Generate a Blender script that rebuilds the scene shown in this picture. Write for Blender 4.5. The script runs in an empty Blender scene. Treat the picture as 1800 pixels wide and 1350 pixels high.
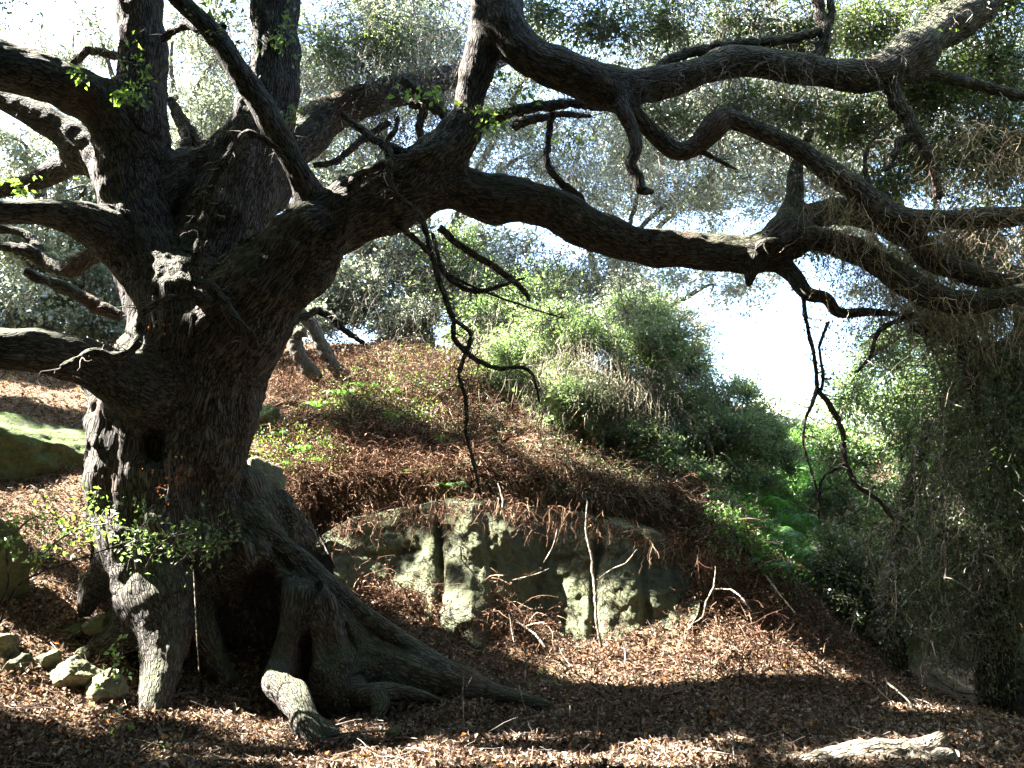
import bpy, math, numpy as np
import openvdb as vdb
SC = bpy.context.scene
COL = SC.collection
rng = np.random.default_rng(11)

# ---------------------------------------------------------------- camera
F = 1480.0; PITCH = math.atan((895 - 675) / F); CZ = 1.6
cd = bpy.data.cameras.new('camera'); cam = bpy.data.objects.new('camera', cd); COL.objects.link(cam)
cd.sensor_width = 36.0; cd.lens = 36.0 * F / 1800.0; cd.clip_start = 0.05; cd.clip_end = 3000
cam.location = (0, 0, CZ); cam.rotation_euler = (math.pi / 2 + PITCH, 0, 0)
SC.camera = cam

# ---------------------------------------------------------------- light
SUN = np.array([-0.70, 0.10, 0.70]); SUN /= np.linalg.norm(SUN)
elev = math.asin(SUN[2]); azim = math.atan2(SUN[0], SUN[1])      # clockwise from +Y
w = bpy.data.worlds.new('World'); SC.world = w; w.use_nodes = True
nt = w.node_tree; nt.nodes.clear()
sky = nt.nodes.new('ShaderNodeTexSky'); sky.sky_type = 'NISHITA'; sky.sun_disc = False
sky.sun_elevation = elev; sky.sun_rotation = azim; sky.dust_density = 3.0; sky.air_density = 1.2; sky.ozone_density = 4.0
bg = nt.nodes.new('ShaderNodeBackground'); bg.inputs[1].default_value = 0.055
wo = nt.nodes.new('ShaderNodeOutputWorld')
nt.links.new(sky.outputs[0], bg.inputs[0]); nt.links.new(bg.outputs[0], wo.inputs[0])
sd = bpy.data.lights.new('sun', 'SUN'); sd.energy = 5.0; sd.angle = math.radians(0.5); sd.color = (1.0, 0.94, 0.87)
so = bpy.data.objects.new('sun', sd); COL.objects.link(so)
so.rotation_euler = (math.pi / 2 - elev, 0, math.atan2(SUN[0], -SUN[1]))
SC.view_settings.view_transform = 'Standard'; SC.view_settings.look = 'None'
SC.view_settings.exposure = 4.35; SC.view_settings.gamma = 1.0
try: SC.cycles.use_denoising = True
except Exception: pass
SC.cycles.max_bounces = 6; SC.cycles.diffuse_bounces = 3; SC.cycles.transmission_bounces = 3
SC.cycles.glossy_bounces = 2; SC.cycles.transparent_max_bounces = 4

# ---------------------------------------------------------------- maths helpers
cp, sp = math.cos(PITCH), math.sin(PITCH)
def P(px, py, D):
    px = np.asarray(px, float); py = np.asarray(py, float); D = np.asarray(D, float)
    dx = (px - 900) / F; dy = (675 - py) / F
    vy = cp - dy * sp; vz = sp + dy * cp
    s = D / vy
    return np.stack(np.broadcast_arrays(dx * s, D, CZ + vz * s), -1)
def PS(py, D): return D / (cp - (675 - py) / F * sp) / F     # metres per pixel there
def unit(a): return a / np.maximum(np.linalg.norm(a, axis=-1, keepdims=True), 1e-9)
def rvec(n, r=None): return unit((r or rng).normal(size=(n, 3)))
_perm = np.random.default_rng(5).permutation(4096).astype(np.int64)
_gr = unit(np.random.default_rng(6).normal(size=(4096, 3)))
def noise(p):
    p = np.asarray(p, float); i = np.floor(p).astype(np.int64); f = p - i; u = f * f * (3 - 2 * f); out = 0
    for cx in (0, 1):
        for cy in (0, 1):
            for cz in (0, 1):
                h = _perm[(_perm[(_perm[(i[..., 0] + cx) & 4095] + i[..., 1] + cy) & 4095] + i[..., 2] + cz) & 4095]
                g = _gr[h]
                dt = g[..., 0] * (f[..., 0] - cx) + g[..., 1] * (f[..., 1] - cy) + g[..., 2] * (f[..., 2] - cz)
                wx = u[..., 0] if cx else 1 - u[..., 0]; wy = u[..., 1] if cy else 1 - u[..., 1]; wz = u[..., 2] if cz else 1 - u[..., 2]
                out = out + dt * wx * wy * wz
    return out
def fbm(p, o=4):
    p = np.asarray(p, float); s = 0; a = 1.0
    for k in range(o): s = s + a * noise(p * 2 ** k + 17.3 * k); a *= 0.5
    return s
def spline(pts, sub=6):
    p = np.asarray(pts, float); n = len(p)
    q = np.vstack([2 * p[0] - p[1], p, 2 * p[-1] - p[-2]]); out = []
    for i in range(n - 1):
        a, b, c, d = q[i], q[i + 1], q[i + 2], q[i + 3]
        for t in np.linspace(0, 1, sub, endpoint=False):
            out.append(0.5 * (2 * b + (c - a) * t + (2 * a - 5 * b + 4 * c - d) * t * t + (3 * b - a - 3 * c + d) * t ** 3))
    out.append(p[-1]); return np.array(out)
def pxchain(pts):
    """rows of (px, py, radius px, depth m) -> rows of (x, y, z, radius m)"""
    a = np.asarray(pts, float); return np.hstack([P(a[:, 0], a[:, 1], a[:, 3]), (a[:, 2] * PS(a[:, 1], a[:, 3]))[:, None]])

# ---------------------------------------------------------------- scene helpers
def mk(name, V, Fc, mat, parent=None, smooth=True, attrs=None, normals=None):
    """one mesh object from numpy vertices and an (n,k) face array (or a list of them)"""
    me = bpy.data.meshes.new(name); V = np.ascontiguousarray(V, np.float32)
    Fl = Fc if isinstance(Fc, list) else [Fc]
    me.vertices.add(len(V)); me.vertices.foreach_set('co', V.ravel())
    idx = np.concatenate([f.ravel() for f in Fl]).astype(np.int32)
    cnt = np.concatenate([np.full(len(f), f.shape[1]) for f in Fl])
    st = np.concatenate([[0], np.cumsum(cnt)[:-1]]).astype(np.int32)
    me.loops.add(len(idx)); me.loops.foreach_set('vertex_index', idx)
    me.polygons.add(len(cnt)); me.polygons.foreach_set('loop_start', st)
    me.update(calc_edges=True)
    me.polygons.foreach_set('use_smooth', np.full(len(cnt), smooth))
    for k, a in (attrs or {}).items():
        a = np.asarray(a, np.float32)
        if a.ndim == 1: at = me.attributes.new(k, 'FLOAT', 'POINT'); at.data.foreach_set('value', a)
        else: at = me.attributes.new(k, 'FLOAT_VECTOR', 'POINT'); at.data.foreach_set('vector', a.ravel())
    if normals is not None: me.normals_split_custom_set_from_vertices(normals.astype(np.float32).tolist())
    me.materials.append(mat)
    o = bpy.data.objects.new(name, me); COL.objects.link(o)
    if parent is not None:
        o.parent = parent; o.matrix_parent_inverse = parent.matrix_world.inverted() if False else o.matrix_parent_inverse
        l = np.array(parent.location)
        if np.abs(l).sum() > 0:
            me.vertices.foreach_set('co', (V - l.astype(np.float32)).ravel())
            me.update()
    return o
def empty(name, loc=(0, 0, 0)):
    o = bpy.data.objects.new(name, None); COL.objects.link(o); o.location = [float(c) for c in loc]; o.empty_display_size = 0.2; return o
def tag(o, label=None, cat=None, group=None, kind=None):
    if label: o['label'] = label
    if cat: o['category'] = cat
    if group: o['group'] = group
    if kind: o['kind'] = kind
    return o
def copy_tree(o, parent=None):
    c = o.copy(); COL.objects.link(c); c.parent = parent
    for ch in list(o.children): copy_tree(ch, c)
    return c
def frames(C):
    """tangent and two side vectors for batches of polylines (N,K,3)"""
    T = np.zeros_like(C); T[:, 1:-1] = C[:, 2:] - C[:, :-2]; T[:, 0] = C[:, 1] - C[:, 0]; T[:, -1] = C[:, -1] - C[:, -2]; T = unit(T)
    up = np.where(np.abs(T[:, :1, 2:3]) > .8, np.array([1., 0.1, 0]), np.array([0.1, 0, 1.]))
    A = unit(np.cross(T, up)); return T, A, np.cross(T, A)
def tubes(C, R, sides=3):
    """batch of tubes: C (N,K,3), R (N,K)"""
    N, K, _ = C.shape; T, A, B = frames(C)
    an = np.arange(sides) * 2 * math.pi / sides
    V = C[:, :, None] + R[:, :, None, None] * (np.cos(an)[:, None] * A[:, :, None] + np.sin(an)[:, None] * B[:, :, None])
    V = V.reshape(-1, 3); i = np.arange(N)[:, None, None] * K * sides + np.arange(K - 1)[None, :, None] * sides; j = np.arange(sides); j2 = (j + 1) % sides
    Fq = np.stack([i + j, i + j2, i + sides + j2, i + sides + j], -1).reshape(-1, 4)
    return V, Fq
def merge(parts):
    V = []; Q = []; n = 0
    for v, q in parts: V.append(v); Q.append(q + n); n += len(v)
    return np.vstack(V), np.vstack(Q)
def limb_tube(name, ch, mat, parent, sides=9, rough=0.12, sub=6, seed=0):
    """a single knobbly branch, rows (x,y,z,r)"""
    s = spline(ch, sub); s[:, 3] = np.maximum(s[:, 3], .0015)
    L = np.concatenate([[0], np.cumsum(np.linalg.norm(np.diff(s[:, :3], axis=0), axis=1))])
    n = max(4, int(L[-1] / 0.02)); t = np.linspace(0, L[-1], n); s = np.stack([np.interp(t, L, s[:, k]) for k in range(4)], 1)
    rm = float(np.median(s[:, 3])); fq = min(9, .35 / rm)
    s[:, :3] += 0.35 * min(1, .05 / rm) * s[:, 3:4] * np.stack([noise(s[:, :3] * fq + 3 * k + seed) for k in range(3)], 1) * 2
    s[:, 3] *= 1 + 0.35 * noise(np.stack([t * min(12, .4 / rm), t * 0 + seed, t * 0], 1))
    s[-1, 3] *= .5; s = np.vstack([s, s[-1]]); s[-1, 3] = 1e-4; t = np.append(t, t[-1])
    V, Q = tubes(s[None, :, :3], s[None, :, 3], sides)
    c = np.repeat(s[:, :3], sides, 0); d = V - c
    V = V + d * (noise(V * 45 + seed) * 2.2 * rough + noise(V * 14) * rough * 2)[:, None]
    a = np.tile(np.arange(sides) * 2 * math.pi / sides, len(s)); r = np.repeat(s[:, 3], sides)
    bark = np.stack([np.cos(a) * r, np.sin(a) * r, np.repeat(t, sides)], 1)
    return mk(name, V, Q, mat, parent, attrs={'bark': bark})

# ---------------------------------------------------------------- materials
class N:
    def __init__(s, name):
        s.m = bpy.data.materials.new(name); s.m.use_nodes = True; s.t = s.m.node_tree; s.t.nodes.clear(); s.out = s.n('OutputMaterial')
    def n(s, k, **kw):
        o = s.t.nodes.new('ShaderNode' + k)
        for a, v in kw.items(): setattr(o, a, v)
        return o
    def l(s, a, b): s.t.links.new(a, b)
    def attr(s, nm): return s.n('Attribute', attribute_name=nm)
    def noise(s, vec, scale, detail=4, rough=.55):
        o = s.n('TexNoise'); o.inputs['Scale'].default_value = scale; o.inputs['Detail'].default_value = detail; o.inputs['Roughness'].default_value = rough
        if vec is not None: s.l(vec, o.inputs['Vector'])
        return o.outputs['Fac']
    def ramp(s, fac, stops, interp='LINEAR'):
        o = s.n('ValToRGB'); o.color_ramp.interpolation = interp; e = o.color_ramp.elements
        while len(e) < len(stops): e.new(0.5)
        for x, (p, c) in zip(e, stops): x.position = p; x.color = (c if hasattr(c, '__len__') else (c, c, c)) + (() if hasattr(c, '__len__') and len(c) == 4 else (1,)) if hasattr(c, '__len__') else (c, c, c, 1)
        s.l(fac, o.inputs[0]); return o.outputs[0]
    def mix(s, f, a, b, mode='MIX'):
        o = s.n('Mix', data_type='RGBA', blend_type=mode)
        for sock, v in ((o.inputs[0], f), (o.inputs[6], a), (o.inputs[7], b)):
            if hasattr(v, 'is_output'): s.l(v, sock)
            elif isinstance(v, tuple): sock.default_value = v + (1,) if len(v) == 3 else v
            else: sock.default_value = v
        return o.outputs[2]
    def math(s, op, a, b=0.0, c=None, clamp=False):
        o = s.n('Math', operation=op, use_clamp=clamp)
        for k, v in enumerate((a, b) if c is None else (a, b, c)):
            if hasattr(v, 'is_output'): s.l(v, o.inputs[k])
            else: o.inputs[k].default_value = v
        return o.outputs[0]
    def vmul(s, v, k):
        o = s.n('VectorMath', operation='MULTIPLY'); s.l(v, o.inputs[0]); o.inputs[1].default_value = k; return o.outputs[0]
    def bsdf(s, col, rough=.9, height=None, dist=.02, strength=1.0, spec=.3):
        b = s.n('BsdfPrincipled'); b.inputs['Roughness'].default_value = rough; b.inputs['Specular IOR Level'].default_value = spec
        if isinstance(col, tuple): b.inputs['Base Color'].default_value = col + (1,)
        else: s.l(col, b.inputs['Base Color'])
        if height is not None:
            bp = s.n('Bump'); bp.inputs['Distance'].default_value = dist; bp.inputs['Strength'].default_value = strength
            s.l(height, bp.inputs['Height']); s.l(bp.outputs[0], b.inputs['Normal'])
        s.l(b.outputs[0], s.out.inputs[0]); return s.m

def bark_mat(name, dark, light, moss, mossamt, pale=(0.30, 0.28, 0.24), paleamt=.35):
    m = N(name); bk = m.attr('bark').outputs['Vector']; geo = m.n('NewGeometry'); tc = m.n('TexCoord')
    v1 = m.vmul(bk, (1, 1, .16))
    wob = m.n('VectorMath', operation='ADD'); wn = m.n('TexNoise'); wn.inputs['Scale'].default_value = 14; m.l(bk, wn.inputs['Vector'])
    sc = m.n('VectorMath', operation='SCALE'); m.l(wn.outputs['Color'], sc.inputs[0]); sc.inputs[3].default_value = .03
    m.l(v1, wob.inputs[0]); m.l(sc.outputs[0], wob.inputs[1]); v1 = wob.outputs[0]
    vo = m.n('TexVoronoi', feature='DISTANCE_TO_EDGE'); vo.inputs['Scale'].default_value = 50; m.l(v1, vo.inputs['Vector'])
    plates = m.ramp(vo.outputs['Distance'], [(0, 0.0), (.22, 1.0)])
    fine = m.noise(v1, 90, 6, .65); big = m.noise(tc.outputs['Object'], 2.2, 5, .6); mid = m.noise(tc.outputs['Object'], 9, 6, .6)
    c = m.mix(plates, dark, light); c = m.mix(m.ramp(fine, [(.3, 0.0), (.75, .55)]), c, dark)
    c = m.mix(m.math('MULTIPLY', m.ramp(mid, [(.56, 0.0), (.68, 1.0)]), paleamt), c, pale)
    nz = m.n('SeparateXYZ'); m.l(geo.outputs['Normal'], nz.inputs[0])
    mo = m.math('ADD', nz.outputs[2], m.math('MULTIPLY', m.math('SUBTRACT', big, .5), 1.6))
    mo = m.ramp(mo, [(.15, 0.0), (.75, 1.0)]); mo = m.math('MULTIPLY', mo, mossamt)
    mosscol = m.mix(mid, moss, tuple(x * 1.9 for x in moss)); c = m.mix(mo, c, mosscol)
    red = m.ramp(m.noise(tc.outputs['Object'], 1.3, 3), [(.58, 0.0), (.72, .45)]); c = m.mix(red, c, (0.10, 0.045, 0.025))
    h = m.math('ADD', m.math('MULTIPLY', plates, .7), m.math('MULTIPLY', fine, .6)); h = m.math('ADD', h, m.math('MULTIPLY', mid, .5))
    return m.bsdf(c, .92, h, .022, 1.0, .2)
def leaf_mat(name, c1, c2, c3, trans=(.22, .34, .05), tf=.42, rough=.45, gloss=.12):
    m = N(name); r = m.attr('rnd').outputs['Fac']
    c = m.ramp(r, [(0, c1), (.55, c2), (.93, c3), (1.0, (.16, .09, .03))])
    d = m.n('BsdfDiffuse'); m.l(c, d.inputs[0]); t = m.n('BsdfTranslucent'); m.l(m.mix(.75, c, trans), t.inputs[0])
    g = m.n('BsdfGlossy'); g.inputs['Roughness'].default_value = rough; g.inputs[0].default_value = (.8, .85, .9, 1)
    a = m.n('MixShader'); a.inputs[0].default_value = tf; m.l(d.outputs[0], a.inputs[1]); m.l(t.outputs[0], a.inputs[2])
    b = m.n('MixShader'); b.inputs[0].default_value = gloss; m.l(a.outputs[0], b.inputs[1]); m.l(g.outputs[0], b.inputs[2])
    m.l(b.outputs[0], m.out.inputs[0]); return m.m
def rnd_mat(name, stops, rough=.85, tf=0.0):
    m = N(name); c = m.ramp(m.attr('rnd').outputs['Fac'], stops)
    if not tf: return m.bsdf(c, rough, spec=.25)
    d = m.n('BsdfDiffuse'); t = m.n('BsdfTranslucent'); a = m.n('MixShader'); a.inputs[0].default_value = tf
    m.l(c, d.inputs[0]); m.l(c, t.inputs[0]); m.l(d.outputs[0], a.inputs[1]); m.l(t.outputs[0], a.inputs[2]); m.l(a.outputs[0], m.out.inputs[0]); return m.m
def rock_mat(name, base, moss, mossamt, warm=(.33, .28, .17)):
    m = N(name); tc = m.n('TexCoord').outputs['Object']; geo = m.n('NewGeometry'); nz = m.n('SeparateXYZ'); m.l(geo.outputs['Normal'], nz.inputs[0])
    a = m.noise(tc, 3.2, 6, .6); b = m.noise(tc, 17, 8, .7); vo = m.n('TexVoronoi'); vo.inputs['Scale'].default_value = 24; m.l(tc, vo.inputs['Vector'])
    c = m.mix(m.ramp(a, [(.4, 0.0), (.65, 1.0)]), base, warm); c = m.mix(m.ramp(b, [(.3, .7), (.6, 0.0)]), c, tuple(x * .35 for x in base))
    mo = m.math('ADD', m.math('MULTIPLY', nz.outputs[2], .45), m.math('MULTIPLY', m.math('SUBTRACT', a, .42), 2.2), clamp=True)
    c = m.mix(m.math('MULTIPLY', mo, mossamt), c, m.mix(b, moss, tuple(x * 2.0 for x in moss)))
    pit = m.ramp(vo.outputs['Distance'], [(.05, 0.0), (.3, 1.0)]); h = m.math('ADD', m.math('MULTIPLY', b, 1.0), m.math('MULTIPLY', pit, .25))
    return m.bsdf(c, .95, h, .03, 1.0, .15)
def ground_mat():
    m = N('leafy_soil'); tc = m.n('TexCoord').outputs['Object']
    a = m.noise(tc, 1.1, 5, .6); b = m.noise(tc, 14, 8, .7); c_ = m.noise(tc, 60, 6, .7)
    c = m.mix(b, (.055, .034, .02), (.17, .11, .065)); c = m.mix(m.ramp(c_, [(.45, 0.0), (.7, .8)]), c, (.26, .17, .10))
    c = m.mix(m.ramp(a, [(.5, 0.0), (.7, .35)]), c, (.07, .075, .03))
    return m.bsdf(c, .95, m.math('ADD', b, m.math('MULTIPLY', c_, .5)), .05, 1.0, .15)

M = {}
M['bark'] = bark_mat('oak_bark', (.016, .014, .012), (.135, .12, .105), (.06, .068, .036), .55)
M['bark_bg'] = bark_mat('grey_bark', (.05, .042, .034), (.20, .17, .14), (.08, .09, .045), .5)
M['deadwood'] = bark_mat('dead_wood', (.10, .085, .065), (.40, .35, .27), (.10, .10, .06), .15, paleamt=.6)
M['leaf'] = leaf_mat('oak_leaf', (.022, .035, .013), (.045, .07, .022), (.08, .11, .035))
M['leaf_fresh'] = leaf_mat('fresh_leaf', (.04, .08, .015), (.07, .14, .02), (.12, .20, .04), (.30, .55, .05), .5)  # brighter green of the leaves themselves: young sprigs, seedlings, weeds
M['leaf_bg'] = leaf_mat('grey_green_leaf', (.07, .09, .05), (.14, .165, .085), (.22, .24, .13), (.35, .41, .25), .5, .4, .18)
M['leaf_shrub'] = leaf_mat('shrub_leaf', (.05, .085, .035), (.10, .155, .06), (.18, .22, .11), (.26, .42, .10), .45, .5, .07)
M['fern'] = leaf_mat('fern_leaf', (.035, .09, .015), (.07, .18, .025), (.16, .26, .05), (.20, .48, .05), .45, .5, .05)
M['twig'] = rnd_mat('twig_bark', [(0, (.05, .042, .035)), (.6, (.13, .11, .09)), (1, (.30, .26, .21))])
M['twig_dark'] = rnd_mat('dark_twig', [(0, (.03, .027, .022)), (.7, (.075, .065, .05)), (1, (.22, .19, .15))])
M['grey_stem'] = rnd_mat('grey_stem', [(0, (.07, .065, .045)), (.5, (.16, .145, .10)), (1, (.32, .28, .20))])
M['dry'] = rnd_mat('dry_stem', [(0, (.12, .085, .05)), (.5, (.27, .21, .14)), (1, (.50, .43, .30))])
M['litter'] = rnd_mat('dry_leaf', [(0, (.035, .022, .015)), (.35, (.13, .090, .064)), (.65, (.29, .22, .16)), (.88, (.48, .38, .28)), (1, (.45, .20, .07))], .6, .12)
M['bracken'] = rnd_mat('dead_bracken', [(0, (.03, .018, .013)), (.5, (.10, .056, .038)), (.85, (.22, .14, .09)), (1, (.38, .29, .2))], .7, .15)
M['rock'] = rock_mat('sandstone', (.085, .088, .06), (.045, .06, .028), .8, (.17, .165, .10))
M['moss_rock'] = rock_mat('mossy_rock', (.14, .13, .10), (.05, .065, .025), .85)
M['boulder_moss'] = rock_mat('boulder_moss', (.09, .095, .055), (.05, .08, .02), 1.0, (.15, .15, .08))
M['ground'] = ground_mat()

# ---------------------------------------------------------------- terrain
GP = [(-500,1350,5.2),(0,1350,5.2),(450,1350,5.3),(900,1350,5.2),(1400,1350,5.2),(1800,1350,5.2),(2300,1350,5.2),
      (0,1240,5.9),(0,1100,6.6),(100,1090,6.9),(0,1000,7.3),(120,1010,7.6),(-200,1000,7.3),(60,900,8.3),(0,880,8.6),(-250,870,8.6),
      (200,1240,6.25),(330,1200,6.9),(450,1190,7.2),(450,1260,6.5),(600,1240,6.9),(330,1080,8.0),(200,1120,7.0),
      (0,760,10.0),(150,760,10.3),(0,690,11.5),(150,670,12.5),(-300,670,12),(60,652,15),(300,640,15),(-400,640,18),
      (450,900,8.9),(440,800,9.8),(470,720,11.2),(500,665,12.8),(620,610,14.5),(560,620,16),
      (600,700,11.3),(700,640,12.8),(600,800,9.9),(700,780,10.2),(850,780,10.2),(1000,810,10.2),(850,680,12.0),(1000,700,12.0),
      (560,900,9.0),(700,880,9.2),(900,885,9.2),(1050,915,9.1),(1200,940,9.1),(1290,960,9.1),
      (620,1075,8.15),(760,1085,8.2),(700,1110,7.7),(800,1160,7.4),(880,1120,8.0),(950,1150,7.9),(1080,1145,8.0),(1180,1110,8.2),(1270,1060,8.5),(1330,1020,8.8),
      (900,1230,7.0),(1100,1210,7.3),(1300,1200,7.3),(1200,1270,6.5),(1400,1150,8.0),(1500,1200,7.7),(1450,1260,6.8),(1620,1245,7.2),(1700,1275,6.8),(1800,1290,6.5),(2000,1300,6.3),
      (1150,830,11.0),(1150,760,12.5),(1280,870,11.2),(1300,800,13),(900,640,14),(1100,700,14),(1250,760,15),
      (1420,1010,10.2),(1400,900,12.5),(1430,830,16),(1420,770,20),(1350,760,20),(1480,780,21),(1400,735,30),(1420,725,40),
      (1600,1190,9.6),(1700,1210,10),(1850,1200,11),(1600,1000,14),(1750,900,18),(1900,850,18),(1600,820,22),(1750,760,30),
      (900,640,20),(1150,690,20),(600,610,22),(200,600,24),(900,640,35),(200,600,40),(-600,640,30),(-800,700,14),(-900,1000,8),(2600,1100,9),(2300,900,16)]
gpts = P(*np.array(GP, float).T)
gpts = np.vstack([gpts, [(-5, 3, 0.1), (0, 3, 0), (5, 3, 0), (-8, -3, .4), (0, -4, 0), (8, -3, 0), (-12, 4, 1.5), (12, 4, .2), (-20, -15, 1), (0, -20, 0), (20, -15, 0), (-40, 0, 5), (40, 0, 3), (-30, 35, 9), (40, 30, 7), (0, 45, 8), (-30, -30, 1), (30, -30, 0)]])
def tps_k(d): return np.where(d > 1e-9, d * d * np.log(np.maximum(d, 1e-9)), 0)
n_ = len(gpts); Kk = tps_k(np.linalg.norm(gpts[:, None, :2] - gpts[None, :, :2], axis=-1)) + np.eye(n_) * 0.02
Pm = np.hstack([np.ones((n_, 1)), gpts[:, :2]]); A_ = np.block([[Kk, Pm], [Pm.T, np.zeros((3, 3))]])
tw = np.linalg.solve(A_, np.concatenate([gpts[:, 2], np.zeros(3)]))
def gz0(x, y):
    x = np.asarray(x, float); y = np.asarray(y, float); sh = x.shape; x = x.ravel(); y = y.ravel()
    r = np.hypot(x, y); k = np.minimum(1, 45 / np.maximum(r, 1e-6)); xc, yc = x * k, y * k; out = np.empty(len(x))
    for a in range(0, len(x), 40000):
        b = slice(a, a + 40000); d = np.hypot(xc[b, None] - gpts[:, 0], yc[b, None] - gpts[:, 1])
        out[b] = tps_k(d) @ tw[:n_] + tw[n_] + tw[n_ + 1] * xc[b] + tw[n_ + 2] * yc[b]
    return out.reshape(sh)
def rough(x, y):
    q = np.stack([x, y, np.zeros_like(x)], -1); near = np.clip((30 - np.hypot(x, y)) / 15, .2, 1)
    return (fbm(q * 1.1, 3) * .10 + fbm(q * 5, 3) * .035) * near
def ax(n, lim):                                               # graded axis: dense near the camera
    t = np.linspace(-1, 1, n); return np.sinh(t * 5.2) / math.sinh(5.2) * lim
gx = np.sort(np.unique(np.concatenate([np.arange(-8, 8, .045), ax(220, 900)])))
gy = np.sort(np.unique(np.concatenate([np.arange(4.2, 15.5, .05), ax(220, 900)])))
XX, YY = np.meshgrid(gx, gy)
ZZ = gz0(XX, YY) + rough(XX, YY)
BOT = np.array([(500,985),(560,1005),(620,1042),(700,1058),(770,1066),(830,1045),(880,1078),(950,1122),(1010,1145),(1080,1140),(1150,1106),(1200,1078),(1240,1052),(1275,1010)], float)
# the ground stays at the foot of the sandstone bank until it is well inside it
_f = P(BOT[:, 0], BOT[:, 1], 8.25); _ft = np.interp(XX, _f[:, 0], _f[:, 2]); _in = (XX > _f[0, 0]) & (XX < _f[-1, 0]) & (YY > 7.6) & (YY < 9.35)
ZZ = np.where(_in, np.minimum(ZZ, _ft + .06 + rough(XX, YY) * .5), ZZ)
def gz(x, y):
    x = np.asarray(x, float); y = np.asarray(y, float)
    i = np.clip(np.searchsorted(gx, x) - 1, 0, len(gx) - 2); j = np.clip(np.searchsorted(gy, y) - 1, 0, len(gy) - 2)
    u = (x - gx[i]) / (gx[i + 1] - gx[i]); v = (y - gy[j]) / (gy[j + 1] - gy[j])
    return (ZZ[j, i] * (1 - u) + ZZ[j, i + 1] * u) * (1 - v) + (ZZ[j + 1, i] * (1 - u) + ZZ[j + 1, i + 1] * u) * v
nx, ny = len(gx), len(gy); ii = (np.arange(ny - 1)[:, None] * nx + np.arange(nx - 1)[None]).ravel()
g = mk('ground', np.stack([XX, YY, ZZ], -1).reshape(-1, 3), np.stack([ii, ii + 1, ii + nx + 1, ii + nx], 1), M['ground']); tag(g, kind='structure')
def hit(px, py, d0=4.5, d1=60):
    """where the line of sight meets the ground"""
    D = np.geomspace(d0, d1, 600); q = P(px, py, D); below = q[:, 2] < gz(q[:, 0], q[:, 1])
    k = int(np.argmax(below)) if below.any() else len(D) - 1
    return q[k]
print('terrain', nx * ny)

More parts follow.
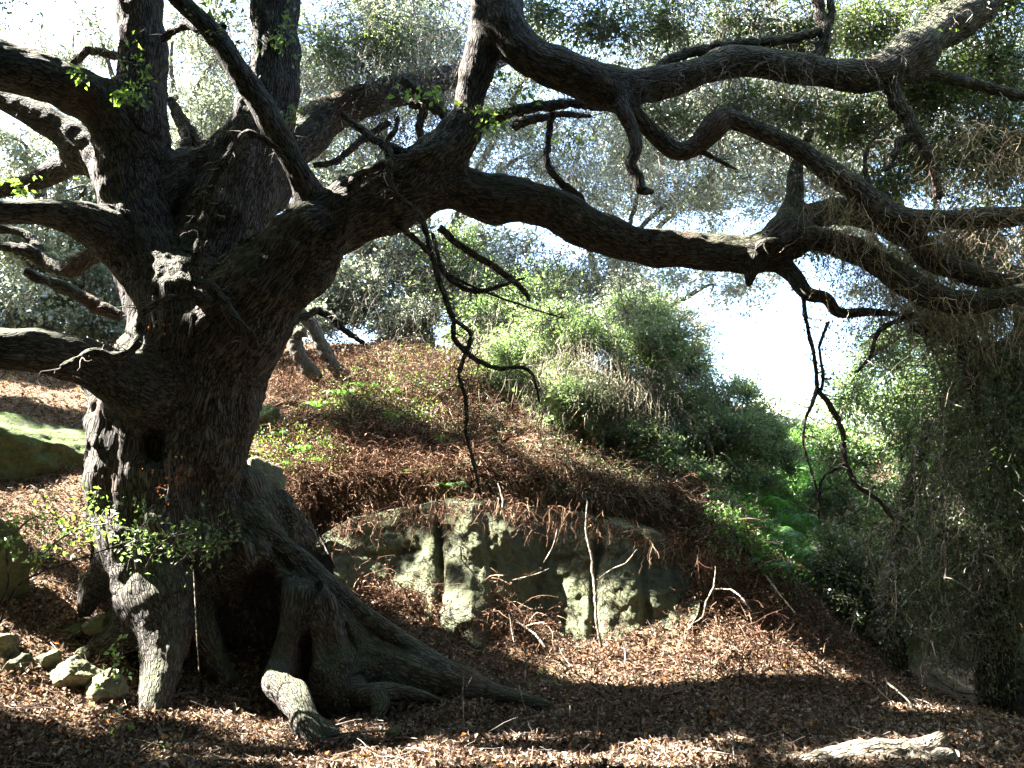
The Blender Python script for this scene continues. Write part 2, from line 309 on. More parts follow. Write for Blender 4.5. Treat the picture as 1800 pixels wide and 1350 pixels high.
# ---------------------------------------------------------------- gaps in the canopy the sun comes through: (px, py, radius px, depth or None = ground)
LIT = []
for a in [(640,1325,50,None),(720,1330,60,None),(800,1335,60,None),(900,1330,60,None),(1000,1330,60,None),(1090,1325,50,None),(560,1340,40,None),(1180,1335,35,None),(1250,1300,18,None),
          (800,1245,26,None),(880,1265,25,None),(700,1250,20,None),(960,1250,18,None),(1060,1240,20,None),
          (430,1280,28,None),(380,1265,20,None),(490,1300,25,None),(350,1330,22,None),
          (1050,1160,22,None),(1110,1165,26,None),(1170,1150,28,None),(1240,1130,30,None),(1230,1180,26,None),(1300,1165,22,None),(1360,1155,28,None),(1420,1165,24,None),(1470,1200,20,None),
          (1150,1200,22,None),(1560,1230,18,None),(1620,1250,22,None),(1670,1265,20,None),(1720,1275,18,None),(1380,1210,18,None),(1500,1250,14,None),
          (700,1065,22,None),(760,1090,22,None),(830,1110,20,None),(660,1100,18,None),(1010,1190,20,None),
          (20,1130,40,None),(70,1150,30,None),(90,1060,34,None),(40,1040,26,None),(130,960,30,None),(60,930,30,None),(20,1220,28,None),(120,1260,24,None),(190,880,20,None),(150,890,24,None),
          (80,725,30,9.6),(140,720,28,9.6),(30,740,26,9.4),(20,790,34,9.2),(50,830,28,9.2),(40,690,24,None),(110,700,22,None),(180,690,20,None),(20,870,20,None),
          (450,700,22,None),(500,690,24,None),(540,660,24,None),(480,670,20,None),(580,650,24,None),(640,640,28,13.5),(690,620,30,13.5),(740,640,30,13),(790,620,26,13),(700,680,28,12.5),(640,700,28,12),(570,700,22,11.5),(600,740,18,11),(440,650,18,None),(840,640,20,13),
          (450,790,18,None),(440,845,26,8.7),(480,835,18,8.7),(540,860,20,None),(600,870,22,None),(560,830,16,None),(640,850,14,None),
          (880,935,30,8.7),(885,990,26,8.5),(890,1040,24,8.4),(850,985,20,8.5),(910,1070,14,8.3),(985,965,16,8.5),(975,1030,14,8.4),(1000,1060,14,8.3),(985,1100,14,8.2),(745,1010,14,8.6),(750,1040,16,8.5),(735,960,10,8.7),(655,1020,16,8.6),(620,960,9,8.7),(1110,1095,14,8.2),(545,950,16,8.8),(1020,1040,10,8.4),
          (180,740,22,7.3),(190,790,16,7.2),(175,850,24,7.1),(195,910,24,7.0),(225,960,26,6.9),(250,1010,28,6.8),(262,1060,22,6.7),(265,1120,16,6.6),(262,1190,14,6.4),(245,860,14,6.8),(255,780,10,6.8),(180,690,18,7.3),
          (500,1190,18,6.6),(530,1240,18,6.3),(655,1230,16,6.7),(540,1290,12,6.2),
          (240,660,16,6.8),(200,640,16,6.7),(835,60,20,7.0),(825,120,20,7.0),(820,180,16,7.0),(450,930,14,7.6),
          (950,365,20,7.5),(1010,390,20,7.5),(880,330,16,7.5),(1140,425,26,7.5),(1220,430,26,7.5),(1300,430,26,7.5),(1110,230,16,6.8),(1120,290,16,6.8),(700,330,16,7.1),(600,400,16,7.0),(1540,1320,34,5.5),(1620,1310,24,5.5),(1480,1340,24,5.4),(1580,1290,16,5.6),
          (120,1180,34,6.3),(180,1180,24,6.3),(1330,640,40,12.5),(1500,640,50,12),(1580,700,50,12),(1520,760,50,12),(1640,640,40,12),(1560,830,36,11.8),(1660,760,34,12),(1480,840,30,11.8),(470,200,18,7.3),(400,110,20,6.7),(470,240,16,6.8),(545,320,14,6.8),(130,630,16,6.6),
          (1010,690,30,11),(1050,640,30,11.5),(1090,700,26,11),(1130,620,28,12),(1180,590,30,12.5),(1220,660,30,12.5),(1100,760,22,11),(1280,700,30,13),(1330,880,40,11),(1370,905,40,10.8),(1300,900,30,10.6),(1350,945,34,10.5),(1400,860,34,12),(1390,970,24,10.3),(1300,800,26,12.5),(1330,880,30,11.5),(1380,850,34,13),
          (1700,270,30,7.0),(1750,330,30,7.0),(1620,330,26,7.2),(1740,960,16,8.0),(1720,1240,12,7.5)]:
    px, py, r, D = a; q = hit(px, py) if D is None else P(px, py, D); LIT.append((*q, r * PS(py, q[1]) * (1.5 if D is None else .95 if 8.05 < D < 8.85 else 1.2), .45))
_r = np.random.default_rng(77)
for _ in range(75):
    px, py = _r.uniform(450, 1330), _r.uniform(620, 890)
    if py < 600 + (px - 500) * .3: continue
    q = hit(px, py); LIT.append((*q, _r.uniform(.07, .2), .45))
for _ in range(34):
    q = hit(_r.uniform(850, 1750), _r.uniform(1135, 1310)); LIT.append((*q, _r.uniform(.05, .15), .45))
for px, py, D, r in ((690,660,12.5,110),(850,620,12.8,80),(1000,600,12,80),(560,690,12.5,70),(1380,800,15,70),(1040,620,11.5,60),(1200,660,12,60)):
    q = P(px, py, D); LIT.append((*q, r * PS(py, D), 4.5))
LIT = np.array(LIT)
def sunfilter(p, strength=1.0, ex=0.0):
    """drop leaves that stand in the sunlit gaps"""
    keep = np.ones(len(p), bool)
    for x, y, z, r, tm in LIT:
        d = p - (x, y, z); t = d @ SUN; perp = np.linalg.norm(d - t[:, None] * SUN, axis=1)
        keep &= ~((t > tm) & (perp < r * 1.0 + .045 + ex))
    if strength < 1: keep |= rng.random(len(p)) > strength
    return keep

# ---------------------------------------------------------------- foliage builders
def leaf_geo(p, dirs, size, aspect=.5, flat=.5, fold=.18, r=None):
    r = r or rng; n = len(p); a = unit(dirs + r.normal(size=(n, 3)) * .7); up = unit(r.normal(size=(n, 3)) + np.array([0, 0, flat * 3]))
    b = unit(np.cross(a, up)); nn = np.cross(b, a); L = (size * r.uniform(.6, 1.3, n))[:, None]; Wd = L * aspect * r.uniform(.8, 1.2, (n, 1))
    return np.stack([p, p + a * L * .5 + b * Wd * .5 + nn * L * fold, p + a * L - nn * L * fold * .6, p + a * L * .5 - b * Wd * .5 + nn * L * fold], 1).reshape(-1, 3), np.arange(n * 4).reshape(-1, 4)
def leaves(name, p, dirs, size, mat, parent, clump=None, keepall=False, strength=1.0, ex=0.0, **kw):
    if not keepall:
        k = sunfilter(p, strength, ex); p, dirs = p[k], dirs[k]; size = size[k] if hasattr(size, '__len__') else size; clump = clump[k] if clump is not None else None
    V, Q = leaf_geo(p, dirs, np.broadcast_to(size, len(p)) * 1.0, **kw)
    c = rng.random(len(p)) * .75 + (clump if clump is not None else rng.random(len(p))) * .35; c = np.where(rng.random(len(p)) < .012, 1, np.clip(c, 0, .97))
    return mk(name, V, Q, mat, parent, smooth=False, attrs={'rnd': np.repeat(c, 4)})
def twigs_in(c, rad, n, anchor=None, droop=.15, K=4, spread=1.0):
    """n curved twigs filling an ellipsoid, growing out from near its middle"""
    d = rvec(n) * (rng.random((n, 1)) ** .45) * rad * rng.choice([.7, 1.0, 1.45], (n, 1), p=[.35, .4, .25]); e = c + d
    s = c + d * rng.uniform(.25, .6, (n, 1)) + rng.normal(size=(n, 3)) * rad * .12
    if anchor is not None: s = s * .9 + anchor * .1
    t = np.linspace(0, 1, K)[None, :, None]; bend = rvec(n)[:, None] * np.linalg.norm(e - s, axis=1)[:, None, None] * .22
    C = s[:, None] * (1 - t) + e[:, None] * t + bend * (4 * t * (1 - t)); C[..., 2] -= droop * (t[..., 0] ** 2) * np.linalg.norm(rad) * .5
    return C
def on_twigs(C, per, spread):
    N_, K, _ = C.shape; idx = np.repeat(np.arange(N_), per); t = rng.random(len(idx)) ** .7 * (K - 1.001); k = t.astype(int); f = (t - k)[:, None]
    p = C[idx, k] * (1 - f) + C[idx, k + 1] * f; d = unit(C[idx, k + 1] - C[idx, k]); return p + rng.normal(size=p.shape) * spread, d, idx
def crown(parent, blobs, size, mat, twmat, per=10, spread=.05, twr=.004, droop=.15, name='foliage', anchors=None, twname='twigs', strength=1.0, keepall=False, flat=.5, notwig=False):
    """blobs: rows (x,y,z, rx,ry,rz, leaf count)"""
    P_, D_, C_, TW = [], [], [], []
    for i, b in enumerate(blobs):
        c = np.array(b[:3]); rad = np.array(b[3:6]); nt_ = max(3, int(b[6] / per)); a = anchors[i] if anchors is not None else None
        C = twigs_in(c, rad, nt_, a, droop); p, d, idx = on_twigs(C, per, spread); P_.append(p); D_.append(d); TW.append(C); C_.append(rng.random(nt_)[idx])
    P_, D_, C_ = map(np.concatenate, (P_, D_, C_)); TW = np.concatenate(TW)
    SZ = size * (.55 + .8 * C_ ** .7) * rng.uniform(.7, 1.3, len(P_))
    f = leaves(name, P_, D_, SZ, mat, parent, C_, strength=strength, keepall=keepall, flat=flat)
    if not notwig:
        TW = TW[:: 1]; k = sunfilter(TW[:, 2], strength) if not keepall else np.ones(len(TW), bool); TW = TW[k]
        R = np.linspace(1, .35, TW.shape[1])[None] * twr * rng.uniform(.6, 1.4, (len(TW), 1)); V, Q = tubes(TW, R)
        t = mk(twname, V, Q, twmat, parent, smooth=False, attrs={'rnd': np.repeat(rng.random(len(TW)) ** 1.5, TW.shape[1] * 3)}); tag(t, kind='stuff')
    return f
def strings(name, starts, length, mat, parent, r=.003, wig=.16, K=8, down=1.0, out=.25, kind='stuff', fork=2):
    """thin drooping twigs that hang from their start points"""
    n = len(starts); st = np.zeros((n, K, 3)); v = rvec(n); v[:, 2] = np.abs(v[:, 2]) * .2; seg = (length / (K - 1))[:, None]; pos = np.array(starts, float); st[:, 0] = pos
    for k in range(1, K):
        v = unit(v * (1 - .35 * down) + np.array([0, 0, -1]) * .35 * down + rng.normal(size=(n, 3)) * wig); pos = pos + v * seg; st[:, k] = pos
    allc = [st]
    for _ in range(fork):
        k0 = rng.integers(1, K - 2, n); base = st[np.arange(n), k0]; f = np.zeros_like(st); f[:, 0] = base; vv = unit(rvec(n) + np.array([0, 0, -.5])); pp = base.copy()
        for k in range(1, K): vv = unit(vv * .75 + np.array([0, 0, -.25]) * down + rng.normal(size=(n, 3)) * wig * 1.3); pp = pp + vv * seg * .45; f[:, k] = pp
        allc.append(f)
    C = np.concatenate(allc); R = np.linspace(1, .3, K)[None] * r * rng.uniform(.5, 1.5, (len(C), 1)); V, Q = tubes(C, R)
    o = mk(name, V, Q, mat, parent, smooth=False, attrs={'rnd': np.repeat(rng.random(len(C)), K * 3)})
    if kind: tag(o, kind=kind)
    return o, C
def pxblobs(rows):
    out = []
    for px, py, D, rx, ry, rd, n in rows: s = PS(py, D); out.append((*P(px, py, D), rx * s, rd, ry * s, n))
    return out
OPEN = [(1290,640,150,75),(1400,650,70,110),(60,120,75,60),(15,190,50,50),(1085,370,70,30),(310,90,30,45),(730,225,40,25),(1150,525,80,28),(1340,570,100,45),(1740,440,40,20),(250,480,20,30)]
def veil(x0, x1, y0, y1, D, n, per):
    out = []
    while len(out) < n:
        px, py = rng.uniform(x0, x1), rng.uniform(y0, y1)
        if any(((px - a) / rx) ** 2 + ((py - b) / ry) ** 2 < 1.15 for a, b, rx, ry in OPEN): continue
        d = D + rng.normal() * 1.2; f = rng.uniform(.6, 1.5); rr_ = .42 * f / PS(py, d); out.append((px, py, d, rr_ * 1.3, rr_ * .75, .5 * f, per * f * rng.uniform(.3, 1.6)))
    return out
def tree(name, label, cat, base, top, blobs, leafsize, lm, group=None, r0=.16, per=10, bark='bark_bg', cover=None, spread=.06, twr=.005, strength=1.0, droop=.15, base_drop=.2, seed=1, nb=8, flat=.5):
    """background tree or big shrub: trunk, branches to each clump, twigs, leaves"""
    base = np.array(base, float); top = np.array(top, float); root = empty(name, base); blobs = [(*q_[:6], q_[6] * (.85 if base[1] > 15.5 else 1.5 if base[1] > 13 else 3.2)) for q_ in blobs]; tag(root, label, cat, group)
    b0 = base - (0, 0, base_drop); mid = (b0 + top) / 2 + rvec(1)[0] * (1, 1, .1) * np.linalg.norm(top - b0) * .10
    ch = np.array([[*b0, r0 * 1.25], [*(b0 * .75 + mid * .25), r0], [*mid, r0 * .8], [*top, r0 * .5]]); limb_tube('trunk', ch, M[bark], root, 10, seed=seed)
    s = spline(ch, 6); B = pxblobs(blobs) if len(blobs[0]) == 7 and blobs[0][0] > 60 or blobs[0][1] > 60 else blobs
    anc = []
    for i, b in enumerate(B):
        c = np.array(b[:3]); k = int(len(s) * min(.95, .45 + .5 * rng.random())); st = s[k]; anc.append(st[:3])
        if i < nb:
            m_ = (st[:3] + c) / 2 + rvec(1)[0] * np.linalg.norm(c - st[:3]) * .14 + (0, 0, .08 * np.linalg.norm(c - st[:3]))
            limb_tube('branch', np.array([[*st[:3], st[3] * .6], [*m_, st[3] * .42], [*c, st[3] * .2], [*(c + rvec(1)[0] * np.array(b[3:6]) * .6), st[3] * .07]]), M[bark], root, 7, seed=i)
    B2 = []; A2 = []
    for b, an in zip(B, anc):
        b = np.array(b, float); m_ = 7
        for _ in range(m_): f = rng.uniform(.45, .9); B2.append((*(b[:3] + rng.normal(size=3) * b[3:6] * .42), *(b[3:6] * f), b[6] / m_ * f * 1.8)); A2.append(an)
    if cover:
        V_ = pxblobs(veil(*cover)); nb_ = np.array([b[:3] for b in B]); B2 += V_; A2 += [nb_[np.argmin(np.linalg.norm(nb_ - v[:3], axis=1))] for v in V_]
    B, anc = B2, A2
    crown(root, B, leafsize, M[lm], M['twig'], per, spread, twr, droop, 'crown', anc, strength=strength, flat=flat, keepall=base[1] < 15.5 and 'shrub' in name)
    return root

# ---------------------------------------------------------------- distance-field mesher
def seg_sd(p, a, b, ra, rb):
    ab = b - a; L2 = ab @ ab; t = np.clip(((p - a) @ ab) / L2, 0, 1) if L2 > 0 else np.zeros(p.shape[:-1])
    return np.linalg.norm(p - (a + t[..., None] * ab), axis=-1) - (ra + (rb - ra) * t), t
def fuse(chains, vox, carve=(), kfac=.9, kmax=.22):
    allp = np.vstack(chains); lo = (allp[:, :3] - allp[:, 3:4]).min(0) - .12; hi = (allp[:, :3] + allp[:, 3:4]).max(0) + .12
    dim = np.ceil((hi - lo) / vox).astype(int) + 1; BGV = .15; Fd = np.full(dim, BGV, np.float32)
    for ch in chains:
        pad = .16; clo = np.maximum(((ch[:, :3] - ch[:, 3:4]).min(0) - pad - lo) / vox, 0).astype(int); chi = np.minimum(((ch[:, :3] + ch[:, 3:4]).max(0) + pad - lo) / vox + 2, dim).astype(int)
        loc = np.full(chi - clo, BGV, np.float32)
        for k in range(len(ch) - 1):
            a, b = ch[k], ch[k + 1]; rm = max(a[3], b[3]) + pad
            l = np.maximum((np.minimum(a[:3], b[:3]) - rm - lo) / vox, clo).astype(int); h = np.minimum((np.maximum(a[:3], b[:3]) + rm - lo) / vox + 2, chi).astype(int)
            if (h <= l).any(): continue
            ax_ = [lo[q] + vox * np.arange(l[q], h[q]) for q in range(3)]; g_ = np.stack(np.meshgrid(*ax_, indexing='ij'), -1)
            d, _ = seg_sd(g_, a[:3], b[:3], a[3], b[3]); o = l - clo; v = loc[o[0]:o[0] + d.shape[0], o[1]:o[1] + d.shape[1], o[2]:o[2] + d.shape[2]]; np.minimum(v, d, out=v)
        kk = min(kmax, kfac * np.median(ch[:, 3]) + .02); v = Fd[clo[0]:chi[0], clo[1]:chi[1], clo[2]:chi[2]]
        hh = np.clip(kk - np.abs(v - loc), 0, None) / kk; v[...] = np.minimum(v, loc) - hh * hh * kk * .25
    for c, rad in carve:
        c = np.array(c); rad = np.array(rad); l = np.maximum((c - rad * 1.5 - lo) / vox, 0).astype(int); h = np.minimum((c + rad * 1.5 - lo) / vox + 1, dim).astype(int)
        g_ = np.stack(np.meshgrid(*[lo[q] + vox * np.arange(l[q], h[q]) for q in range(3)], indexing='ij'), -1); e = (1 - np.linalg.norm((g_ - c) / rad, axis=-1)) * rad.min()
        v = Fd[l[0]:h[0], l[1]:h[1], l[2]:h[2]]; kk = .05; hh = np.clip(kk - np.abs(v - e), 0, None) / kk; v[...] = np.maximum(v, e) + hh * hh * kk * .25
    gr = vdb.FloatGrid(BGV); gr.copyFromArray(Fd, tolerance=0.0); pts, quads = gr.convertToQuads(isovalue=0.0)
    return pts * vox + lo, quads.astype(np.int64)
def vnormals(V, Q):
    n = np.cross(V[Q[:, 2]] - V[Q[:, 0]], V[Q[:, 3]] - V[Q[:, 1]]); o = np.zeros_like(V)
    for k in range(4): np.add.at(o, Q[:, k], n)
    return unit(o)
def chain_coords(V, chains):
    best = np.full(len(V), 1e9); cid = np.zeros(len(V), int); co = np.zeros((len(V), 3)); rr = np.zeros(len(V))
    for ci, ch in enumerate(chains):
        m = ((V > (ch[:, :3] - ch[:, 3:4]).min(0) - .3) & (V < (ch[:, :3] + ch[:, 3:4]).max(0) + .3)).all(1); ix = np.nonzero(m)[0]; s = 0; e1 = None
        for k in range(len(ch) - 1):
            a, b = ch[k], ch[k + 1]; T = unit(b[:3] - a[:3]); L = np.linalg.norm(b[:3] - a[:3])
            e1 = unit(np.cross(T, [.3, 1, .1])) if e1 is None else unit(e1 - (e1 @ T) * T); e2 = np.cross(T, e1)
            d, t = seg_sd(V[ix], a[:3], b[:3], a[3], b[3]); c = d < best[ix]; j = ix[c]
            off = V[j] - (a[:3] + t[c][:, None] * (b[:3] - a[:3])); best[j] = d[c]; cid[j] = ci
            co[j] = np.stack([off @ e1, off @ e2, s + t[c] * L], 1); rr[j] = (a[3] + (b[3] - a[3]) * t[c]); s += L
        
    return cid, co + cid[:, None] * 3.7 * np.array([0, 0, 1]), rr
def split_parts(V, Q, nrm, cid, names, mat, parent, attrs):
    fc = np.sort(cid[Q], axis=1)[:, 1]
    for c in range(len(names)):
        q = Q[fc == c]
        if len(q) < 6: continue
        u, inv = np.unique(q.ravel(), return_inverse=True)
        mk(names[c], V[u], inv.reshape(-1, 4), mat, parent, attrs={k: a[u] for k, a in attrs.items()}, normals=nrm[u])

# ================================================================ THE OLD OAK
T7 = 7.2
oak_parts = [
 ('trunk', [(330,1020,70,7.6),(310,985,100,7.45),(294,930,104,7.35),(290,850,110,7.3),(294,780,119,7.3),(315,700,119,7.3),(345,620,106,7.25),(345,560,100,7.25)]),
 ('trunk', [(225,990,30,7.0),(222,940,32,7.0),(208,885,36,7.0),(202,850,40,7.0),(205,790,34,7.0),(200,730,26,7.1),(175,690,16,7.1),(150,668,10,7.1)]),
 ('trunk', [(400,560,60,7.25),(382,640,60,7.2),(372,720,58,7.15),(374,775,52,7.2),(350,850,50,7.25),(350,930,60,7.3)]),
 ('limb', [(325,560,70,7.35),(290,500,66,7.35),(255,430,56,7.35),(230,360,50,7.35),(222,290,50,7.35),(236,220,46,7.3),(246,150,36,7.3),(250,80,33,7.3),(248,0,34,7.3),(245,-120,30,7.3)]),
 ('limb', [(235,260,40,7.3),(205,215,42,7.2),(165,175,38,7.1),(120,152,37,7.0),(60,128,38,6.9),(0,115,39,6.8),(-120,85,36,6.6),(-300,40,28,6.4)]),
 ('limb', [(215,320,30,7.6),(185,290,32,7.8),(150,262,30,7.9),(115,232,28,7.9),(70,208,22,7.9),(20,182,17,7.9),(-60,150,14,7.9)]),
 ('limb', [(160,275,24,7.9),(115,288,19,8.1),(75,312,17,8.3),(35,326,13,8.4),(-10,338,11,8.5),(-80,350,8,8.6)]),
 ('limb', [(235,440,44,7.3),(195,415,36,7.1),(150,390,29,7.0),(100,377,22,6.9),(50,372,20,6.8),(0,372,19,6.7),(-120,368,18,6.5),(-240,350,15,6.3)]),
 ('limb', [(305,700,60,7.0),(262,688,54,6.8),(215,668,46,6.65),(165,640,38,6.5),(110,622,36,6.35),(55,613,35,6.25),(0,612,34,6.15),(-120,600,33,6.0),(-260,590,26,5.9)]),
 ('limb', [(345,580,70,7.4),(362,500,70,7.5),(385,430,64,7.55),(412,350,60,7.6),(440,285,52,7.6),(462,220,44,7.6),(478,160,39,7.6),(484,90,37,7.6),(486,20,37,7.6),(486,-100,34,7.6)]),
 ('limb', [(460,330,42,7.9),(505,270,36,8.1),(548,228,31,8.3),(600,192,28,8.5),(670,168,26,8.7),(730,150,24,8.9),(790,135,21,9.1),(840,120,17,9.2),(900,95,12,9.3)]),
 ('limb', [(300,340,46,7.6),(345,318,44,7.7),(400,305,44,7.7)]),
 ('limb', [(400,600,70,7.1),(445,540,72,7.0),(495,475,66,6.95),(540,425,62,6.95),(590,392,54,6.95),(645,362,52,7.0),(700,338,52,7.05),(750,328,44,7.1),(800,331,37,7.15),(867,349,38,7.2),(933,358,35,7.25),(1000,385,35,7.35),(1060,415,33,7.4),(1120,430,29,7.5),(1200,439,29,7.55),(1280,445,30,7.6),(1345,440,33,7.6),(1395,412,26,7.6)]),
 ('limb', [(535,500,26,6.85),(548,480,34,6.9),(545,450,34,6.95)]),
 ('limb', [(1350,440,24,7.6),(1380,395,20,7.7),(1396,350,16,7.8),(1398,310,12,7.9),(1404,280,8,8.0),(1425,230,5,8.1)]),
 ('limb', [(1385,415,22,7.65),(1425,385,22,7.8),(1480,370,22,8.0),(1540,385,20,8.1),(1600,420,18,8.2),(1680,470,18,8.2),(1760,475,16,8.2),(1860,500,14,8.2)]),
 ('limb', [(1380,420,20,7.6),(1440,420,18,7.4),(1500,440,20,7.3),(1560,475,21,7.2),(1620,512,22,7.1),(1680,532,22,7.1),(1750,528,19,7.1),(1820,515,17,7.1),(1950,500,13,7.1)]),
 ('limb', [(1365,455,16,7.6),(1395,485,13,7.5),(1418,515,12,7.4),(1452,525,9,7.4),(1475,550,8,7.4),(1530,548,6,7.4),(1575,552,4,7.4)]),
 ('limb', [(1325,460,16,7.5),(1320,480,10,7.5),(1316,498,5,7.5)]),
 ('limb', [(690,350,40,7.05),(735,305,46,7.0),(785,260,38,7.0),(818,215,28,7.0),(828,165,25,7.0),(842,110,27,7.0),(853,50,25,7.0),(862,-20,27,7.0),(862,-110,30,7.0)]),
 ('limb', [(870,-60,34,7.0),(878,-10,36,6.95),(890,40,34,6.9),(915,80,33,6.85),(955,108,32,6.8),(1005,128,32,6.8),(1055,150,30,6.8),(1085,172,18,6.8)]),
 ('limb', [(1040,145,30,6.8),(1100,152,28,6.85),(1160,145,25,6.9),(1220,128,24,6.95),(1290,108,25,7.0),(1350,110,25,7.0),(1410,120,24,7.05),(1480,132,25,7.1),(1545,130,30,7.15),(1600,98,36,7.2),(1650,52,34,7.3),(1710,15,32,7.4),(1780,-40,28,7.5),(1860,-120,24,7.6)]),
 ('branch', [(1080,165,14,6.8),(1098,200,12,6.7),(1114,235,11,6.65),(1118,262,10,6.6),(1108,290,9,6.6),(1122,312,9,6.6),(1126,332,8,6.6),(1146,338,4,6.6)]),
 ('limb', [(1070,165,16,6.8),(1110,195,13,6.85),(1150,235,13,6.9),(1190,266,14,6.9),(1225,255,14,6.9),(1252,225,20,6.9),(1280,208,17,6.9),(1330,228,14,6.95),(1390,255,14,7.0),(1440,288,17,7.0),(1500,330,19,7.0),(1540,365,20,7.0),(1570,385,20,7.0),(1650,388,18,7.0),(1760,382,17,7.0),(1900,370,14,7.0)]),
 ('limb', [(1540,360,16,7.0),(1590,400,18,7.1),(1630,450,18,7.2),(1700,480,16,7.3),(1790,500,14,7.4)]),
 ('limb', [(545,370,30,6.9),(540,335,24,6.8),(524,300,20,6.7),(505,262,20,6.65),(478,215,21,6.6),(448,168,20,6.55),(415,118,18,6.5),(388,75,18,6.5),(355,38,17,6.45),(320,5,15,6.4),(270,-50,13,6.3)]),
 ('root', [(240,900,50,7.1),(258,980,50,7.0),(272,1050,50,6.85),(288,1110,38,6.75),(284,1170,32,6.6),(272,1230,27,6.4),(262,1275,16,6.25)]),
 ('root', [(222,950,40,7.1),(196,1005,30,7.1),(165,1035,20,7.05),(150,1070,12,7.0)]),
 ('root', [(210,1075,16,6.9),(245,1090,34,6.9),(190,1135,26,6.8),(150,1160,14,6.7)]),
 ('root', [(335,980,55,7.3),(345,1060,28,7.2),(355,1110,22,7.1),(378,1150,20,7.05),(402,1195,14,7.0)]),
 ('root', [(350,1000,40,7.6),(340,1080,36,7.5),(335,1140,30,7.3),(345,1200,14,7.1)]),
 ('root', [(380,880,70,7.5),(420,950,72,7.5),(470,1010,66,7.45),(525,1062,62,7.4),(575,1110,56,7.3),(630,1148,46,7.25),(690,1170,42,7.2),(750,1192,34,7.1),(820,1210,26,7.0),(890,1226,16,6.95),(960,1242,7,6.9)]),
 ('root', [(510,1060,60,7.35),(545,1120,62,7.2),(570,1170,54,7.05),(590,1215,36,6.9),(610,1240,18,6.8)]),
 ('root', [(514,1060,32,7.1),(506,1120,24,6.95),(494,1165,22,6.8),(488,1195,24,6.6),(515,1225,25,6.4),(532,1255,22,6.2),(545,1290,17,6.05),(572,1325,14,5.95),(600,1370,8,5.85)]),
 ('root', [(530,1270,16,6.15),(570,1285,14,6.1),(600,1300,8,6.0)]),
 ('root', [(600,1215,26,6.95),(645,1222,15,6.75),(668,1238,15,6.65),(660,1262,8,6.55)]),
 ('root', [(640,1225,12,6.7),(680,1215,14,6.75),(730,1220,9,6.8),(780,1235,4,6.8)]),
 ('root', [(600,1130,36,7.25),(660,1180,26,7.1),(700,1205,16,7.0),(745,1225,7,6.95)]),
 ('root', [(440,960,90,7.9),(455,1060,100,8.1),(470,1160,100,8.2)]),  # backing mass added behind the hollow to keep it dark
 ('root', [(300,960,80,7.8),(290,1080,80,8.0),(290,1170,70,8.1)]),  # second added backing mass, shuts out light behind the hollow
 ('root', [(430,905,20,7.3),(500,960,16,7.3),(570,1020,14,7.25),(650,1085,12,7.2),(730,1140,12,7.15),(800,1185,12,7.05),(860,1215,8,7.0)]),
]
chains = [spline(pxchain(c), 5) for _, c in oak_parts]
for c in chains: c[:, 3] = np.maximum(c[:, 3], .012) * (1 + .10 * noise(c[:, :3] * 3.1))
burl = P(262, 785, 6.72)
V, Q = fuse(chains, .0165, carve=[(P(432, 1085, 6.9), (.265, .85, .47)), (P(542, 1150, 6.9), (.07, .4, .22)), (P(266, 785, 6.70), (.14, .26, .17)), (P(330, 730, 6.62), (.05, .06, .05))])
nr = vnormals(V, Q); cid, bk, rr = chain_coords(V, chains); cid[cid < 3] = 0
sc_ = np.clip(rr / .35, .25, 1)
lump = fbm(V * 2.6, 3) * .09 * np.clip(rr / .25, .15, 1)
rid = 1 - np.abs(noise(bk * (22, 22, 3.2) + noise(V * 6)[:, None] * .8)) * 2.6; rid2 = 1 - np.abs(noise(bk * (9, 9, 1.3))) * 2.2
V = V + nr * (lump + (rid * .015 + rid2 * .026) * sc_)[:, None]
# a raised, gnarled rim around the knot hole and vertical flutes low on the trunk
low = np.exp(-((V[:, 2] - 1.3) / .9) ** 2) * (rr > .25); V = V + nr * (noise(np.stack([V[:, 0] * 5.5, V[:, 1] * 5.5, V[:, 2] * 1.3], 1)) * .19 * low)[:, None]
nr = vnormals(V, Q); print('oak verts', len(V))
base = P(330, 1200, 7.2); base[2] = gz(base[0], base[1])
oak = empty('oak_tree', base); tag(oak, 'huge gnarled old oak with hollow root arch, knot hole and long sweeping limbs', 'tree')
split_parts(V, Q, nr, cid, [n for n, _ in oak_parts], M['bark'], oak, {'bark': bk})

